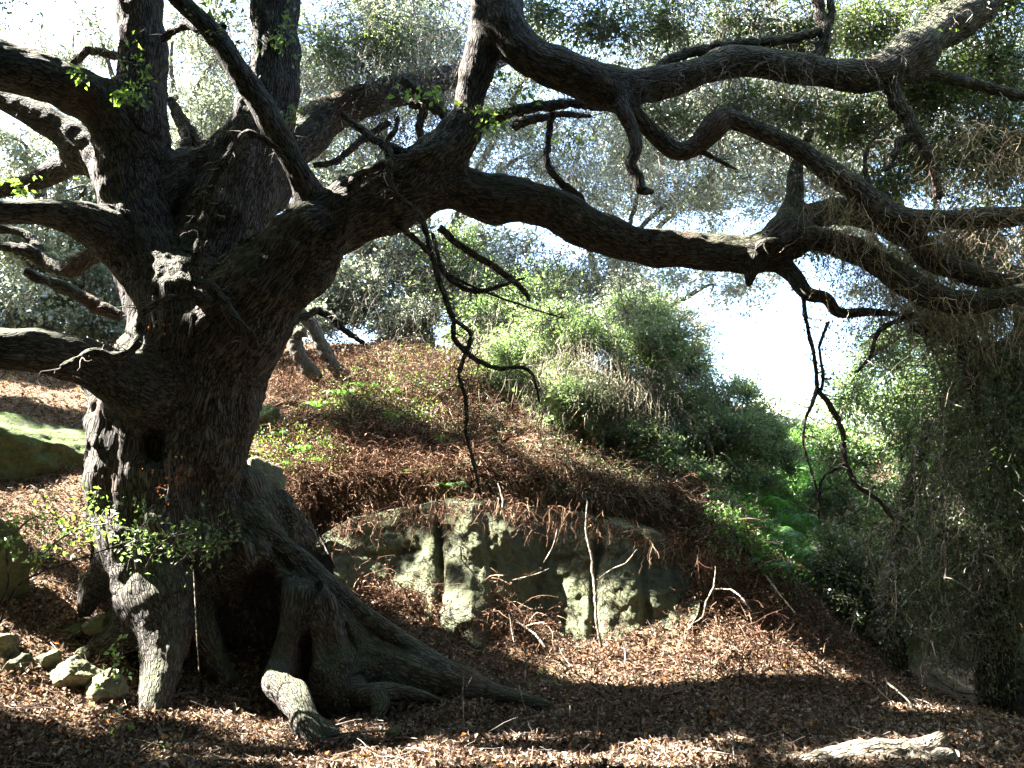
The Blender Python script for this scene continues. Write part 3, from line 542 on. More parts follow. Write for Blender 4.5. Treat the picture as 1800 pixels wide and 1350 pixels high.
thin = [
 [(532,296,8,6.65),(500,268,6,6.6),(465,246,6,6.5),(432,236,7,6.45),(415,255,8,6.4),(395,290,9,6.4),(375,320,8,6.4),(365,365,8,6.4),(352,420,8,6.4),(343,470,9,6.4),(345,500,9,6.4)],
 [(405,575,14,6.9),(370,545,15,6.7),(345,520,12,6.5),(325,522,7,6.4),(290,528,7,6.35),(258,545,8,6.3),(246,580,9,6.3),(240,608,8,6.25),(210,626,9,6.2),(165,620,8,6.15),(135,634,8,6.1),(107,650,7,6.05)],
 [(345,495,10,6.4),(365,500,8,6.4),(388,520,9,6.4),(405,548,8,6.35),(425,570,6,6.3),(430,600,4,6.3)],
 [(335,520,8,6.4),(330,500,5,6.4),(312,490,3,6.4)], [(425,570,4,6.3),(445,585,3,6.3),(455,612,1.5,6.3)],
 [(775,258,9,6.8),(740,270,8,6.7),(700,282,9,6.6),(660,298,9,6.6),(622,315,10,6.6),(618,345,8,6.6),(612,375,7,6.6),(605,405,8,6.65),(570,425,9,6.7),(530,445,8,6.75)],
 [(688,280,12,6.55),(680,312,9,6.5),(700,345,8,6.5),(738,378,9,6.5),(752,420,8,6.5),(768,480,8,6.5),(785,530,8,6.5),(797,560,8,6.5),(797,592,8,6.5),(815,615,8,6.5),(845,636,7,6.5),(882,648,6,6.5),(915,645,5,6.5),(938,660,4,6.5),(948,710,3,6.5)],
 [(797,560,6,6.5),(828,588,6,6.5),(818,625,6,6.5),(806,660,6,6.5),(820,700,6,6.5),(819,760,5,6.5),(832,810,5,6.5),(845,870,4,6.5)],
 [(688,280,9,6.55),(680,250,6,6.6),(692,232,5,6.6),(700,205,4,6.6)], [(600,200,5,6.9),(640,232,7,6.8),(670,252,8,6.7),(712,272,9,6.7)],
 [(695,395,8,6.95),(730,420,8,6.9),(758,448,8,6.9),(790,490,8,6.9),(820,508,8,6.9),(850,512,7,6.9),(885,500,5,6.9),(925,488,3,6.9)],
 [(770,400,7,7.1),(820,440,6,7.2),(870,470,6,7.3),(920,510,5,7.3),(932,530,3,7.3)], [(760,410,5,6.9),(770,450,5,6.9),(785,480,4,6.9),(870,520,3,6.9),(990,560,2,6.9)],
 [(830,235,16,7.0),(860,212,12,7.1),(900,196,10,7.2),(950,186,10,7.3),(1010,182,8,7.3),(1075,190,7,7.3)], [(900,225,10,7.5),(930,210,8,7.5),(985,200,6,7.5),(1040,205,4,7.5)],
 [(970,200,6,7.4),(963,250,6,7.4),(962,290,6,7.4),(990,325,7,7.4),(1020,345,6,7.4),(1030,375,5,7.4),(1050,400,3,7.4)],
 [(742,195,8,7.3),(738,225,7,7.3),(745,262,7,7.3)], [(812,215,10,7.1),(780,200,12,7.3),(745,165,11,7.5),(705,140,8,7.6)],
 [(720,180,8,7.7),(760,190,8,7.6),(800,215,9,7.2)], [(550,290,5,7.3),(590,285,6,7.4),(630,250,6,7.5),(685,215,6,7.6)],
 [(280,360,14,7.7),(330,250,10,7.9),(310,205,9,8.0),(298,170,6,8.0)],[(390,282,14,7.9),(350,255,12,7.95),(325,220,9,8.0),(302,178,8,8.0)],
 [(240,110,9,7.6),(190,95,7,7.7),(155,90,7,7.8),(125,118,6,7.9)], [(390,50,9,6.6),(350,48,9,6.8),(315,45,8,7.0),(285,72,6,7.1)],
 [(1150,130,10,6.9),(1190,98,10,6.95),(1250,85,10,7.0),(1330,75,9,7.0),(1400,66,8,7.0),(1445,52,9,7.0),(1462,20,7,7.0),(1455,-30,6,7.0)],
 [(1430,120,10,7.05),(1452,70,12,7.0),(1440,20,10,7.0),(1430,-30,9,7.0)], [(1560,140,14,7.1),(1640,128,10,7.2),(1720,150,10,7.3),(1810,172,8,7.3)],
 [(1565,150,14,7.1),(1585,190,13,7.1),(1610,232,11,7.1),(1640,290,8,7.1),(1650,350,7,7.1)], [(1612,236,8,7.1),(1580,252,8,7.1),(1565,290,6,7.1),(1550,300,4,7.1)],
 [(1225,262,9,6.9),(1260,280,6,6.9),(1296,298,3,6.9)], [(1100,185,9,6.8),(1130,178,9,6.8),(1145,158,5,6.8)], [(1540,350,9,7.0),(1520,300,6,7.0),(1530,250,5,7.0),(1570,210,4,7.0)],
 [(1412,512,7,7.4),(1416,560,6,7.4),(1430,620,6,7.4),(1436,684,6,7.4),(1418,730,4,7.4),(1412,780,3.5,7.4),(1430,840,3,7.4),(1442,890,2,7.4)],
 [(1436,684,5,7.4),(1462,715,5,7.4),(1482,762,5,7.4),(1486,815,5,7.4),(1510,855,4.5,7.4),(1545,880,4,7.4),(1572,915,3,7.4)],
 [(1486,815,4,7.4),(1460,830,3,7.4),(1442,850,2.5,7.4),(1440,920,2,7.4)], [(1440,690,3,7.4),(1448,660,3,7.4),(1440,610,2.5,7.4),(1458,565,3,7.4)],
 [(1610,555,6,7.3),(1560,570,5,7.3),(1540,590,4,7.3),(1530,625,3,7.3),(1505,655,2.5,7.3)],[(1380,430,8,7.4),(1350,425,8,7.4),(1330,438,7,7.4)],
 [(480,585,5,7.5),(560,545,7,7.9),(600,575,6,7.9),(640,603,4,7.9)],
]
for i, c in enumerate(thin): c = [(a, b, q_ * (.64 if i in (6, 7, 10, 12, 29, 30, 31, 32) else 1), d) for a, b, q_, d in c]; limb_tube('branch', pxchain(c), M['bark'], oak, 9, seed=i, sub=2, rough=.2)
for i, c in enumerate([[(0,432,8,8.4),(45,440,12,8.4),(85,462,14,8.4),(118,475,15,8.3),(150,455,17,8.2),(185,430,20,8.0)], [(45,480,8,8.6),(100,500,10,8.6),(160,530,12,8.5),(215,560,10,8.5)], [(-60,400,7,8.5),(40,410,8,8.6),(85,465,10,8.5)]]):
    limb_tube('branch', pxchain(c), M['bark'], oak, 9, seed=40 + i)

def side_twigs(rows, per_m, L, r=.0035):
    S, D_, R_ = [], [], []
    for c in rows:
        sp_ = spline(c, 4); d = np.diff(sp_[:, :3], axis=0); l = np.linalg.norm(d, axis=1); n = max(1, int(l.sum() * per_m)); k = rng.choice(len(d), n, p=l / l.sum()); S.append(sp_[k, :3] + d[k] * rng.random((n, 1))); D_.append(unit(unit(d[k]) * .6 + rng.normal(size=(n, 3)) * .7)); R_.append(np.minimum(sp_[k, 3], .02))
    S, v, R_ = map(np.concatenate, (S, D_, R_)); n = len(S); K = 6; C = np.zeros((n, K, 3)); C[:, 0] = S; seg = rng.uniform(.2, 1, (n, 1)) * L / K; pos = S
    for k in range(1, K): v = unit(v + rng.normal(size=(n, 3)) * .33 + (0, 0, -.06)); pos = pos + v * seg; C[:, k] = pos
    k0 = rng.integers(1, K - 1, n); F_ = np.zeros_like(C); F_[:, 0] = C[np.arange(n), k0]; vv = unit(rng.normal(size=(n, 3))); pp = F_[:, 0]
    for k in range(1, K): vv = unit(vv + rng.normal(size=(n, 3)) * .3); pp = pp + vv * seg * .6; F_[:, k] = pp
    C = np.concatenate([C, F_]); rr_ = np.concatenate([np.clip(R_ * .35, .0018, r * 1.6), np.clip(R_ * .2, .0012, r)]); V, Q = tubes(C, np.linspace(1, .3, K)[None] * rr_[:, None], 4)
    tag(mk('twigs', V, Q, M['twig'], oak, smooth=False, attrs={'rnd': np.repeat(rng.random(len(C)) * .7, K * 4)}), kind='stuff')
side_twigs([pxchain(c) for c in thin], 20, .36)
side_twigs([pxchain(c) for n_, c in oak_parts if n_ == 'limb' and max(q_[2] for q_ in c) < 41], 7, .55, .005)

# seen leaves of the old oak, then unseen leaf clumps added for shade
near = pxblobs([(235,165,6.7,50,30,.2,70),(250,120,6.8,40,60,.2,60),(255,40,6.9,35,50,.2,50),(145,130,6.6,30,20,.15,30),(505,60,7.3,30,70,.2,80),(520,190,7.4,30,30,.15,30),(750,170,6.9,60,22,.2,50),
                (870,190,6.8,50,40,.2,60),(900,140,7.0,60,50,.3,90),(860,230,6.8,40,20,.15,40),(400,40,6.4,60,40,.2,50),(40,330,7.6,90,25,.3,110),(100,330,7.6,50,20,.3,60)])
crown(oak, near, .055, M['leaf_fresh'], M['twig'], 7, .03, .003, name='foliage')
dark = pxblobs([(1050,40,7.4,120,60,.5,1700),(1180,40,7.5,90,50,.5,1200),(1300,30,7.5,90,50,.5,1300),(1400,60,7.5,90,60,.5,1500),(1520,40,7.6,110,70,.5,2200),(1620,150,7.8,120,80,.6,2600),(1740,120,7.9,120,120,.6,3600),
                (1760,260,7.8,120,120,.6,3400),(1620,260,7.9,100,80,.6,1500),(1500,220,7.9,90,60,.5,1300),(1400,190,7.8,90,40,.5,900),(1300,180,7.8,80,40,.5,700),(1700,420,7.8,120,80,.6,2000),(1560,320,8.0,70,60,.5,700),
                (1000,220,7.8,90,40,.5,500),(1180,210,7.8,90,50,.5,700),(680,60,8.2,120,70,.6,1300),(580,90,8.3,60,70,.5,700),(950,20,7.6,70,40,.4,800),(1450,420,8.0,60,50,.5,500),(1700,-20,7.6,200,80,.7,3500),(1250,-40,7.4,260,70,.7,3500),
                (700,-50,7.6,200,60,.7,2200),(350,-60,7.6,250,60,.7,1800),(0,-40,7.4,160,60,.7,700)])
dark = [(*q_[:6], q_[6] * (2.0 if q_[0] > 2.2 else 1.3)) for q_ in dark]
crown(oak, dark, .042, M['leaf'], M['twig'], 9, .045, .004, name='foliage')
# out-of-view canopy plus side and rear clumps, added to block sun and skylight
def unseen(c): return ~((c[:, 1] > 0) & ((c[:, 2] - CZ) / np.maximum(c[:, 1], .01) < .95) & (np.abs(c[:, 0]) < c[:, 1] * .80 + .5))
cl = 5200; gxy = np.stack([rng.uniform(-7.5, 8.5, cl), rng.uniform(-3.0, 13.2, cl)], 1); g0 = gz(gxy[:, 0], gxy[:, 1]); cc = np.zeros((cl, 3)); todo = np.arange(cl)
for _ in range(40):
    zc = rng.uniform(4.5, 14, len(todo)); tt = (zc - g0[todo]) / SUN[2]; c_ = np.stack([gxy[todo, 0] + SUN[0] * tt, gxy[todo, 1] + SUN[1] * tt, zc], 1); ok = unseen(c_); cc[todo] = c_; todo = todo[~ok]
    if not len(todo): break
cc2 = np.stack([rng.uniform(-9, 10, 3600), rng.uniform(-7, 5.5, 3600), rng.uniform(4.2, 8, 3600)], 1); cc = np.vstack([cc, cc2])
sg = rng.choice([-1, 1], 2600); cc4 = np.stack([sg * rng.uniform(9.5, 14, 2600), rng.uniform(-1, 14, 2600), rng.uniform(.5, 10, 2600)], 1); cc = np.vstack([cc, cc4]); cc = cc[unseen(cc)]  # side clumps out of view, added to cut skylight
an_ = rng.uniform(-.35, math.pi + .35, 4000) + math.pi; cc3 = np.stack([np.cos(an_) * rng.uniform(8, 10.5, 4000), np.sin(an_) * rng.uniform(6, 8, 4000) + 1.5, rng.uniform(.6, 7, 4000)], 1); cc = np.vstack([cc, cc3])  # unseen ring standing in for woodland behind the camera, added to cut skylight
per = 34; p = np.repeat(cc, per, 0) + rng.normal(size=(len(cc) * per, 3)) * (.34, .34, .16)
leaves('foliage', p, rvec(len(p)), .17, M['leaf'], oak, np.repeat(rng.random(len(cc)), per), aspect=.62, flat=.9, ex=.07)  # unseen shade clumps, only parented to the oak
print('canopy', len(p))

# ================================================================ ROCKS
def ico(n=5):
    import bmesh
    bm = bmesh.new(); bmesh.ops.create_icosphere(bm, subdivisions=n, radius=1.0); V = np.array([v.co[:] for v in bm.verts]); Q = np.array([[v.index for v in f.verts] for f in bm.faces]); bm.free(); return V, Q
ICO = {5: ico(5), 4: ico(4)}
def rock(name, c, rad, seed, mat, label, group=None, n=5, planes=18, cat='rock', rot=0.0, amp=.16):
    V, Q = ICO[n]; r = np.random.default_rng(seed); s = np.ones(len(V))
    for k in range(planes):
        d = unit(r.normal(size=3)); h = r.uniform(.5, .86); m = V @ d; s = np.minimum(s, np.where(m > 1e-3, h / np.maximum(m, 1e-3), 9))
    W_ = V * s[:, None]; W_ = W_ * (1 + amp * fbm(V * 1.7 + seed, 5) + .10 * fbm(V * 5 + seed, 4))[:, None] * np.array(rad)
    ca, sa = math.cos(rot), math.sin(rot); W_ = np.stack([W_[:, 0] * ca - W_[:, 2] * sa, W_[:, 1], W_[:, 0] * sa + W_[:, 2] * ca], 1)
    o = mk(name, W_, Q, M[mat], None); o.location = [float(x) for x in c]; return tag(o, label, cat, group)
rock('boulder', P(45, 812, 9.7), (1.25, .85, .66), 3, 'boulder_moss', 'big moss covered sandstone boulder behind the oak at the left edge', n=5, rot=-.05, planes=14, amp=.20)
rock('boulder', P(455, 745, 10.6), (.34, .4, .36), 8, 'boulder_moss', 'green mossy boulder just right of the oak trunk on the slope')
rock('boulder', P(450, 865, 8.6), (.34, .35, .34), 21, 'moss_rock', 'pale mossy rock right of the trunk above the buttress root', n=5)
rock('boulder', P(10, 990, 7.0), (.26, .4, .42), 12, 'boulder_moss', 'dark rounded boulder at the left edge behind leafy sprigs')
small = [(152,1020,7.1,.07,'small pale rock wedged above the little left root'),(205,1088,6.85,.11,'tan smooth stone tucked in the notch of the left root'),(168,1100,6.75,.11,'upright grey stone left of the tan stone'),(132,1112,6.8,.08,'brown stone half buried in leaves left of the upright stone'),
         (30,1172,6.3,.10,'rough stone in the litter near the left edge'),(130,1185,6.35,.20,'knobbly mossy rock in the sun left of the front root'),(180,1215,6.3,.16,'shaded mossy rock touching the front root'),(510,945,8.9,.16,'mossy rock knob at the left end of the outcrop'),
         (5,1135,6.4,.14,'greenish stone cut by the left edge of the photo'),(690,1290,6.0,.07,'small grey stone in the sunny litter below the root knob'),(145,1148,6.6,.07,'small grey stone between the brown stone and the mossy rock'),(90,1160,6.4,.09,'pale stone beside the knobbly mossy rock')]
for i, (px, py, D, r, lb) in enumerate(small): rock('rock', P(px, py, D), (r * 1.15, r, r * .95), 30 + i, 'moss_rock' if i in (5, 6, 7, 8, 0) else 'rock', lb, 'loose rocks around the oak')
# outcrop: one solid bank of sandstone
topl = np.array([(500,960),(560,945),(620,912),(700,892),(800,884),(900,888),(1000,902),(1060,918),(1150,935),(1220,962),(1275,1000)], float)
nu, nv = 460, 150; pu = np.linspace(500, 1275, nu); tv = np.linspace(-.45, 1.9, nv)
pb = P(pu, np.interp(pu, BOT[:, 0], BOT[:, 1]), 8.25); pt = P(pu, np.interp(pu, topl[:, 0], topl[:, 1]), 9.05)
Gd = np.zeros((nv, nu, 3))
for j, t in enumerate(tv):
    if t < 1: Gd[j] = pb + (pt - pb) * t
    else: Gd[j] = pt + np.array([0, (t - 1) * 1.0, .0]) + (pt - pb) * (0.03 * math.sin(min(1, (t - 1) * 2) * math.pi / 2)) - np.array([0, 0, .5]) * max(0, t - 1.35)
U = np.broadcast_to(pu, (nv, nu)); q = Gd * (1.0, .6, 1.0); wv = U + 25 * fbm(np.stack([U * .004, Gd[..., 2] * 1.2, Gd[..., 2] * 0], -1), 2)
crk = sum(a * np.exp(-((wv - c - sl * (Gd[..., 2] - 1)) / wd) ** 2) for c, a, wd, sl in ((772,.16,7,0),(860,.05,8,-20),(945,.07,10,30),(1050,.15,8,10),(1128,.09,8,-30),(1195,.12,9,-40),(690,.06,8,40),(1255,.1,8,-20)))
bul = .17 * np.cos((wv - 820) / 840 * 2 * math.pi * 3.1) + fbm(q * 1.6, 4) * .20 + (1 - np.abs(fbm(q * 3.1 + 9, 3)) * 2) * .05 + fbm(q * 11, 4) * .03 + (1 - np.abs(fbm(q * (2, 6, 7) + 4, 3)) * 2) * .018
hd = np.exp(-((Gd[..., 2] - 1.15 - .18 * (U - 650) / 300 * 0 - .1 * noise(np.stack([U * .01, U * 0, U * 0], -1))) / .03) ** 2) * .06 * (U < 740)
out_ = -(bul - crk - hd - .06); fr = np.clip((1.5 - tv) / .5, 0, 1)[:, None]
Gd[..., 1] += out_ * fr + .9 * (np.abs(U - 887) / 388) ** 14; Gd[..., 2] += (1 - fr) * out_ * -.5
back = Gd.copy(); back[..., 1] = 10.6; back[..., 2] -= .7
VV = np.concatenate([Gd.reshape(-1, 3), back.reshape(-1, 3)]); a = (np.arange(nv - 1)[:, None] * nu + np.arange(nu - 1)[None]).ravel(); q1 = np.stack([a, a + 1, a + nu + 1, a + nu], 1); off = nu * nv; q2 = q1[:, ::-1] + off
e = []
for row in (0, nv - 1): k = row * nu + np.arange(nu - 1); e.append(np.stack([k, k + off, k + off + 1, k + 1], 1) if row == 0 else np.stack([k, k + 1, k + off + 1, k + off], 1))
for cl_ in (0, nu - 1): k = np.arange(nv - 1) * nu + cl_; e.append(np.stack([k, k + nu, k + nu + off, k + off], 1) if cl_ == 0 else np.stack([k, k + off, k + nu + off, k + nu], 1))
tag(mk('rock_outcrop', VV, np.vstack([q1, q2] + e), M['rock']), 'long mossy sandstone outcrop with vertical cracks in the bank right of the oak', 'rock outcrop')

# ================================================================ LITTER AND TANGLE
def seen_ground(n, d0, d1, wide=.68, power=1.2):
    u = rng.random(n); D = (d0 ** (1 - power) + u * (d1 ** (1 - power) - d0 ** (1 - power))) ** (1 / (1 - power)); x = D * rng.uniform(-wide, wide, n); return x, D
x, y = seen_ground(320000, 4.6, 17); x, y = x[:], y[:]
z = gz(x, y) + np.abs(rng.normal(size=len(x))) * .014 + np.clip(fbm(np.stack([x * 2.3, y * 2.3, x * 0], 1), 2), 0, 1) * .05 * 0; k = (x < y * .30 + 1.4) | (y < 8.2); x, y, z = x[k], y[k], z[k]
pp = np.stack([x, y, z], 1); tint = np.clip(.5 + .9 * fbm(pp * (1.3, 1.3, 0), 3), 0, 1)
dd = rvec(len(pp)) * (1, 1, .35); V, Q = leaf_geo(pp, dd, rng.choice([.020, .029, .038, .052], len(pp), p=[.3, .35, .25, .1]), .58, .8, .16); c = np.clip(rng.random(len(pp)) ** 1.3 * .8 + tint * .2 - .05, 0, 1); c = np.where(rng.random(len(pp)) < .03, 1, c)
tag(mk('leaf_litter', V, Q, M['litter'], smooth=False, attrs={'rnd': np.repeat(c, 4)}), 'brown dry oak leaves and mulch covering the ground', 'leaf litter', kind='stuff')
x, y = seen_ground(4200, 4.6, 13); n = len(x); K = 5; a_ = rng.uniform(0, 6.28, n); C = np.zeros((n, K, 3)); C[:, 0] = np.stack([x, y, x * 0], 1); sg_ = rng.uniform(.01, .09, (n, 1)) * rng.random((n, 1)) ** .5
for k in range(1, K): a_ = a_ + rng.normal(size=n) * .35; C[:, k] = C[:, k - 1] + np.stack([np.cos(a_), np.sin(a_), a_ * 0], 1) * sg_
C[..., 2] = gz(C[..., 0], C[..., 1]) + rng.uniform(.005, .05, (n, 1)) + np.linspace(0, 1, K)[None] * np.abs(rng.normal(size=(n, 1))) * .03
V, Q = tubes(C, np.linspace(1, .5, K)[None] * .0026 * rng.uniform(.5, 1.6, (n, 1)), 4); tag(mk('twig_litter', V, Q, M['twig'], smooth=False, attrs={'rnd': np.repeat(rng.random(n) * .9, K * 4)}), 'short broken twigs lying in the leaf litter', 'twigs', kind='stuff')
def brush(name, boxes, n, L, r_, mat, label, cat, lift=.5, leafy=0):
    pts = []
    for px0, px1, py0, py1, w_ in boxes:
        for _ in range(int(n * w_ / 12)): pts.append(hit(rng.uniform(px0, px1), rng.uniform(py0, py1), 7))
    pts = np.repeat(np.array(pts), 12, 0); pts = pts + rng.normal(size=pts.shape) * (.16, .22, 0); pts[:, 2] = gz(pts[:, 0], pts[:, 1]); n = len(pts); K = 7; C = np.zeros((n, K, 3)); C[:, 0] = pts; v = unit(rng.normal(size=(n, 3)) * (1, 1, .4) + (.15, -.25, lift)); pos = pts; sg = rng.uniform(.25, 1, (n, 1)) * L / K
    for k in range(1, K): v = unit(v + rng.normal(size=(n, 3)) * .26 + (0, 0, -.22)); pos = pos + v * sg; pos = np.concatenate([pos[:, :2], np.maximum(pos[:, 2:], gz(pos[:, 0], pos[:, 1])[:, None] + .01)], 1); C[:, k] = pos
    k0 = rng.integers(1, K - 2, n); F_ = np.zeros_like(C); F_[:, 0] = C[np.arange(n), k0]; vv = unit(rng.normal(size=(n, 3)) + (0, 0, .3)); pp_ = F_[:, 0]
    for k in range(1, K): vv = unit(vv + rng.normal(size=(n, 3)) * .3 + (0, 0, -.12)); pp_ = pp_ + vv * sg * .5; F_[:, k] = pp_
    C = np.concatenate([C, F_]); V, Q = tubes(C, np.linspace(1, .35, K)[None] * r_ * rng.uniform(.5, 1.5, (len(C), 1))); tag(mk(name, V, Q, M[mat], smooth=False, attrs={'rnd': np.repeat(rng.random(len(C)), K * 3)}), label, cat, kind='stuff')
    if leafy:
        p, d, idx = on_twigs(C, leafy, .02); V, Q = leaf_geo(p, d, np.full(len(p), .03) * np.clip(p[:, 1] / 10, 1, 2), .5, .3); tag(mk(name.replace('brush', 'brush_leaves'), V, Q, M['leaf_shrub'], smooth=False, attrs={'rnd': np.repeat(rng.random(len(p)) * .95, 4)}), 'small grey green leaves scattered through the ' + label.split(' on ')[0], 'leaves', kind='stuff')
brush('dry_brush', [(820,1330,600,860,.62),(600,900,620,760,.18),(1000,1330,840,960,.2)], 6500, .62, .0034, 'grey_stem', 'tangle of thin dry grey stems on the bank above the rock', 'dry brush', .5, 2)
brush('brown_brush', [(480,1280,740,895,.7),(480,900,620,760,.3)], 4200, .42, .0036, 'bracken', 'arching dead brown fern stems on the bank above the rock', 'dead ferns', .35)
# dead bracken: curved brown stems with withered leaflets on the slope and along the ledges
spots = []
for px0, px1, py0, py1, n in ((480,1300,760,905,5200),(560,1250,620,770,4200),(470,900,600,720,4200),(1150,1330,900,1010,700),(600,760,1040,1080,350),(770,950,1040,1130,520),(1250,1400,1000,1120,420),(560,1280,870,925,2600),(1050,1500,1130,1190,420)):
    for _ in range(n // 10): spots.append(hit(rng.uniform(px0, px1), rng.uniform(py0, py1), 7.0))
spots = np.repeat(np.array(spots), 10, 0) + rng.normal(size=(len(spots) * 10, 3)) * (.16, .2, .0); spots[:, 2] = gz(spots[:, 0], spots[:, 1]) + rng.random(len(spots)) ** 1.6 * .26 * np.clip(.6 + 1.6 * fbm(spots * (1.6, 1.6, 0), 2), .1, 1.5)
n = len(spots); K = 6; C = np.zeros((n, K, 3)); v = rvec(n); v[:, 2] = np.abs(v[:, 2]) * .9; v = unit(v); pos = spots.copy(); C[:, 0] = pos; sl = rng.uniform(.02, .10, (n, 1))
for k in range(1, K): v = unit(v + np.array([0, -.05, -.28]) + rng.normal(size=(n, 3)) * .28); pos = pos + v * sl; pos[:, 2] = np.maximum(pos[:, 2], gz(pos[:, 0], pos[:, 1]) + .005); C[:, k] = pos
V1, Q1 = tubes(C, np.linspace(1, .4, K)[None] * .0036 * rng.uniform(.6, 1.6, (n, 1))); r1 = np.repeat(rng.random(n) ** .8, K * 3)
p, d, idx = on_twigs(C, 9, .012); V2, Q2 = leaf_geo(p, d, np.full(len(p), .034), .3, .2, .2); r2 = np.repeat(rng.random(len(p)) ** 1.5, 4)
V, Q = merge([(V1, Q1), (V2, Q2)]); tag(mk('dead_bracken', V, Q, M['bracken'], smooth=False, attrs={'rnd': np.concatenate([r1, r2])}), 'tangle of dead reddish brown bracken over the bank', 'dead bracken', kind='stuff')

st = P(rng.uniform(530, 1265, 420), 0, 8.5); st = P(np.array([0.]), 0, 1)[:0] if False else st; u_ = rng.uniform(530, 1265, 420); st = P(u_, np.interp(u_, topl[:, 0], topl[:, 1]) + rng.normal(size=420) * 8, rng.uniform(8.45, 8.8, 420))
o_, _ = strings('hanging_stems', st, rng.uniform(.1, .5, 420), M['bracken'], None, .003, .3, K=7, down=.8, fork=3); tag(o_, 'dead brown stems and roots hanging over the top edge of the outcrop', 'dead stems')
# ================================================================ BACKGROUND TREES AND SHRUBS
gb = lambda px, py, d0=6: hit(px, py, d0)
tree('oak_tree', 'leafy grey green oak on the rise behind the old oak at far left', 'tree', P(60, 660, 14.5), P(70, 330, 14.8),
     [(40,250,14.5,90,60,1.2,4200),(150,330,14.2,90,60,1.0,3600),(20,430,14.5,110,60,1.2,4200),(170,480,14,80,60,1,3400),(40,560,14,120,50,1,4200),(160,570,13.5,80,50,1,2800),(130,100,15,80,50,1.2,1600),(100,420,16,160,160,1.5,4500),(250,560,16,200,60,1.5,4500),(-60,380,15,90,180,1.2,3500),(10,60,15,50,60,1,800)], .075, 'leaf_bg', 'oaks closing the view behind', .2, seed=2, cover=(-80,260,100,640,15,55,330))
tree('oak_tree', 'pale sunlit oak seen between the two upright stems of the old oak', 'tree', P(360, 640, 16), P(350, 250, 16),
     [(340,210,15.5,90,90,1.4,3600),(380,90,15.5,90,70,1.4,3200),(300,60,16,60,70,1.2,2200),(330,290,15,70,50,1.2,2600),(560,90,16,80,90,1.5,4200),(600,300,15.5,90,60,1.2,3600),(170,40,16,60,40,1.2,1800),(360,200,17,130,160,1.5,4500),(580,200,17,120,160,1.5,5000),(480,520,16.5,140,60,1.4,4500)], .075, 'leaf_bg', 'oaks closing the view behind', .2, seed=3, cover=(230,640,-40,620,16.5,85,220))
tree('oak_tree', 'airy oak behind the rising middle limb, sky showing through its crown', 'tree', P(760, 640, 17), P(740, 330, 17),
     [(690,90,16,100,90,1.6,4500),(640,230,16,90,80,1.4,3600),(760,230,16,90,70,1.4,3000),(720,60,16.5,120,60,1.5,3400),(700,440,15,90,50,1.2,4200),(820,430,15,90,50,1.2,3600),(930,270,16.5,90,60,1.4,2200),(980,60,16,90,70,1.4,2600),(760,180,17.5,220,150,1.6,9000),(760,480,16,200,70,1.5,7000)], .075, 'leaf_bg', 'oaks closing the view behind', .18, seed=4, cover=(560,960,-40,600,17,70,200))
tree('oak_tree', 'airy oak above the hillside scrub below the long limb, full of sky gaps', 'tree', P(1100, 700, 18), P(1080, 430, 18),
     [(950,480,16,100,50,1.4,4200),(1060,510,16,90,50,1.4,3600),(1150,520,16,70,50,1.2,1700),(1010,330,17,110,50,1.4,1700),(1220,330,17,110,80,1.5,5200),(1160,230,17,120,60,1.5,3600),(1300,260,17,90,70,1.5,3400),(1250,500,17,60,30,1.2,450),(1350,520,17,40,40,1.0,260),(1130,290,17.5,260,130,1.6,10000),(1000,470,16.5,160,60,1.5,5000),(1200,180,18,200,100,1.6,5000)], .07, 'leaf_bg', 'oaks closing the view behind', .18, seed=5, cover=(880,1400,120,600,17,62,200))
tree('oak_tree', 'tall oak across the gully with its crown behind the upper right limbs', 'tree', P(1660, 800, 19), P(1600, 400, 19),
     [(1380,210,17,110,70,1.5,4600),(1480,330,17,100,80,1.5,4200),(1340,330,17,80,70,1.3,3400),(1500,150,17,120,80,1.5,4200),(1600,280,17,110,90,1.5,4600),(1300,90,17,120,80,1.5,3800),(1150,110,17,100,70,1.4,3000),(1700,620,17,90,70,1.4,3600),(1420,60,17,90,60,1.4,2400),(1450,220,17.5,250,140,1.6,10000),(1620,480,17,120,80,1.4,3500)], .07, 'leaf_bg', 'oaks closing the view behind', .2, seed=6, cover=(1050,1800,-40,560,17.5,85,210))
tree('leafy_shrub', 'tall grey green bush across the gully under the drooping right branches', 'shrub', gb(1600, 1000, 10.5), P(1590, 760, 12.3),
     [(1560,680,12.2,90,70,.8,4200),(1500,780,12,70,60,.7,3000),(1620,790,12,90,70,.8,4400),(1540,890,11.8,90,60,.7,3600),(1660,680,12.4,80,70,.8,3600),(1660,900,11.8,90,70,.8,3800),(1590,600,12.4,70,40,.7,2000),(1470,860,12,40,60,.6,1400)], .05, 'leaf_shrub', 'big shrubs around the gully', .09, spread=.05, seed=7)
tree('leafy_shrub', 'dark dense bush in the shade at the foot of the gully', 'shrub', gb(1520, 1130, 8.2), P(1510, 1020, 9.8),
     [(1450,980,9.9,70,60,.5,2400),(1540,1010,9.8,70,60,.5,2800),(1470,1080,9.6,70,50,.5,2200),(1580,1080,9.8,60,60,.5,2200),(1640,1000,10,70,70,.6,2400)], .036, 'leaf', 'big shrubs around the gully', .06, spread=.04, seed=8)
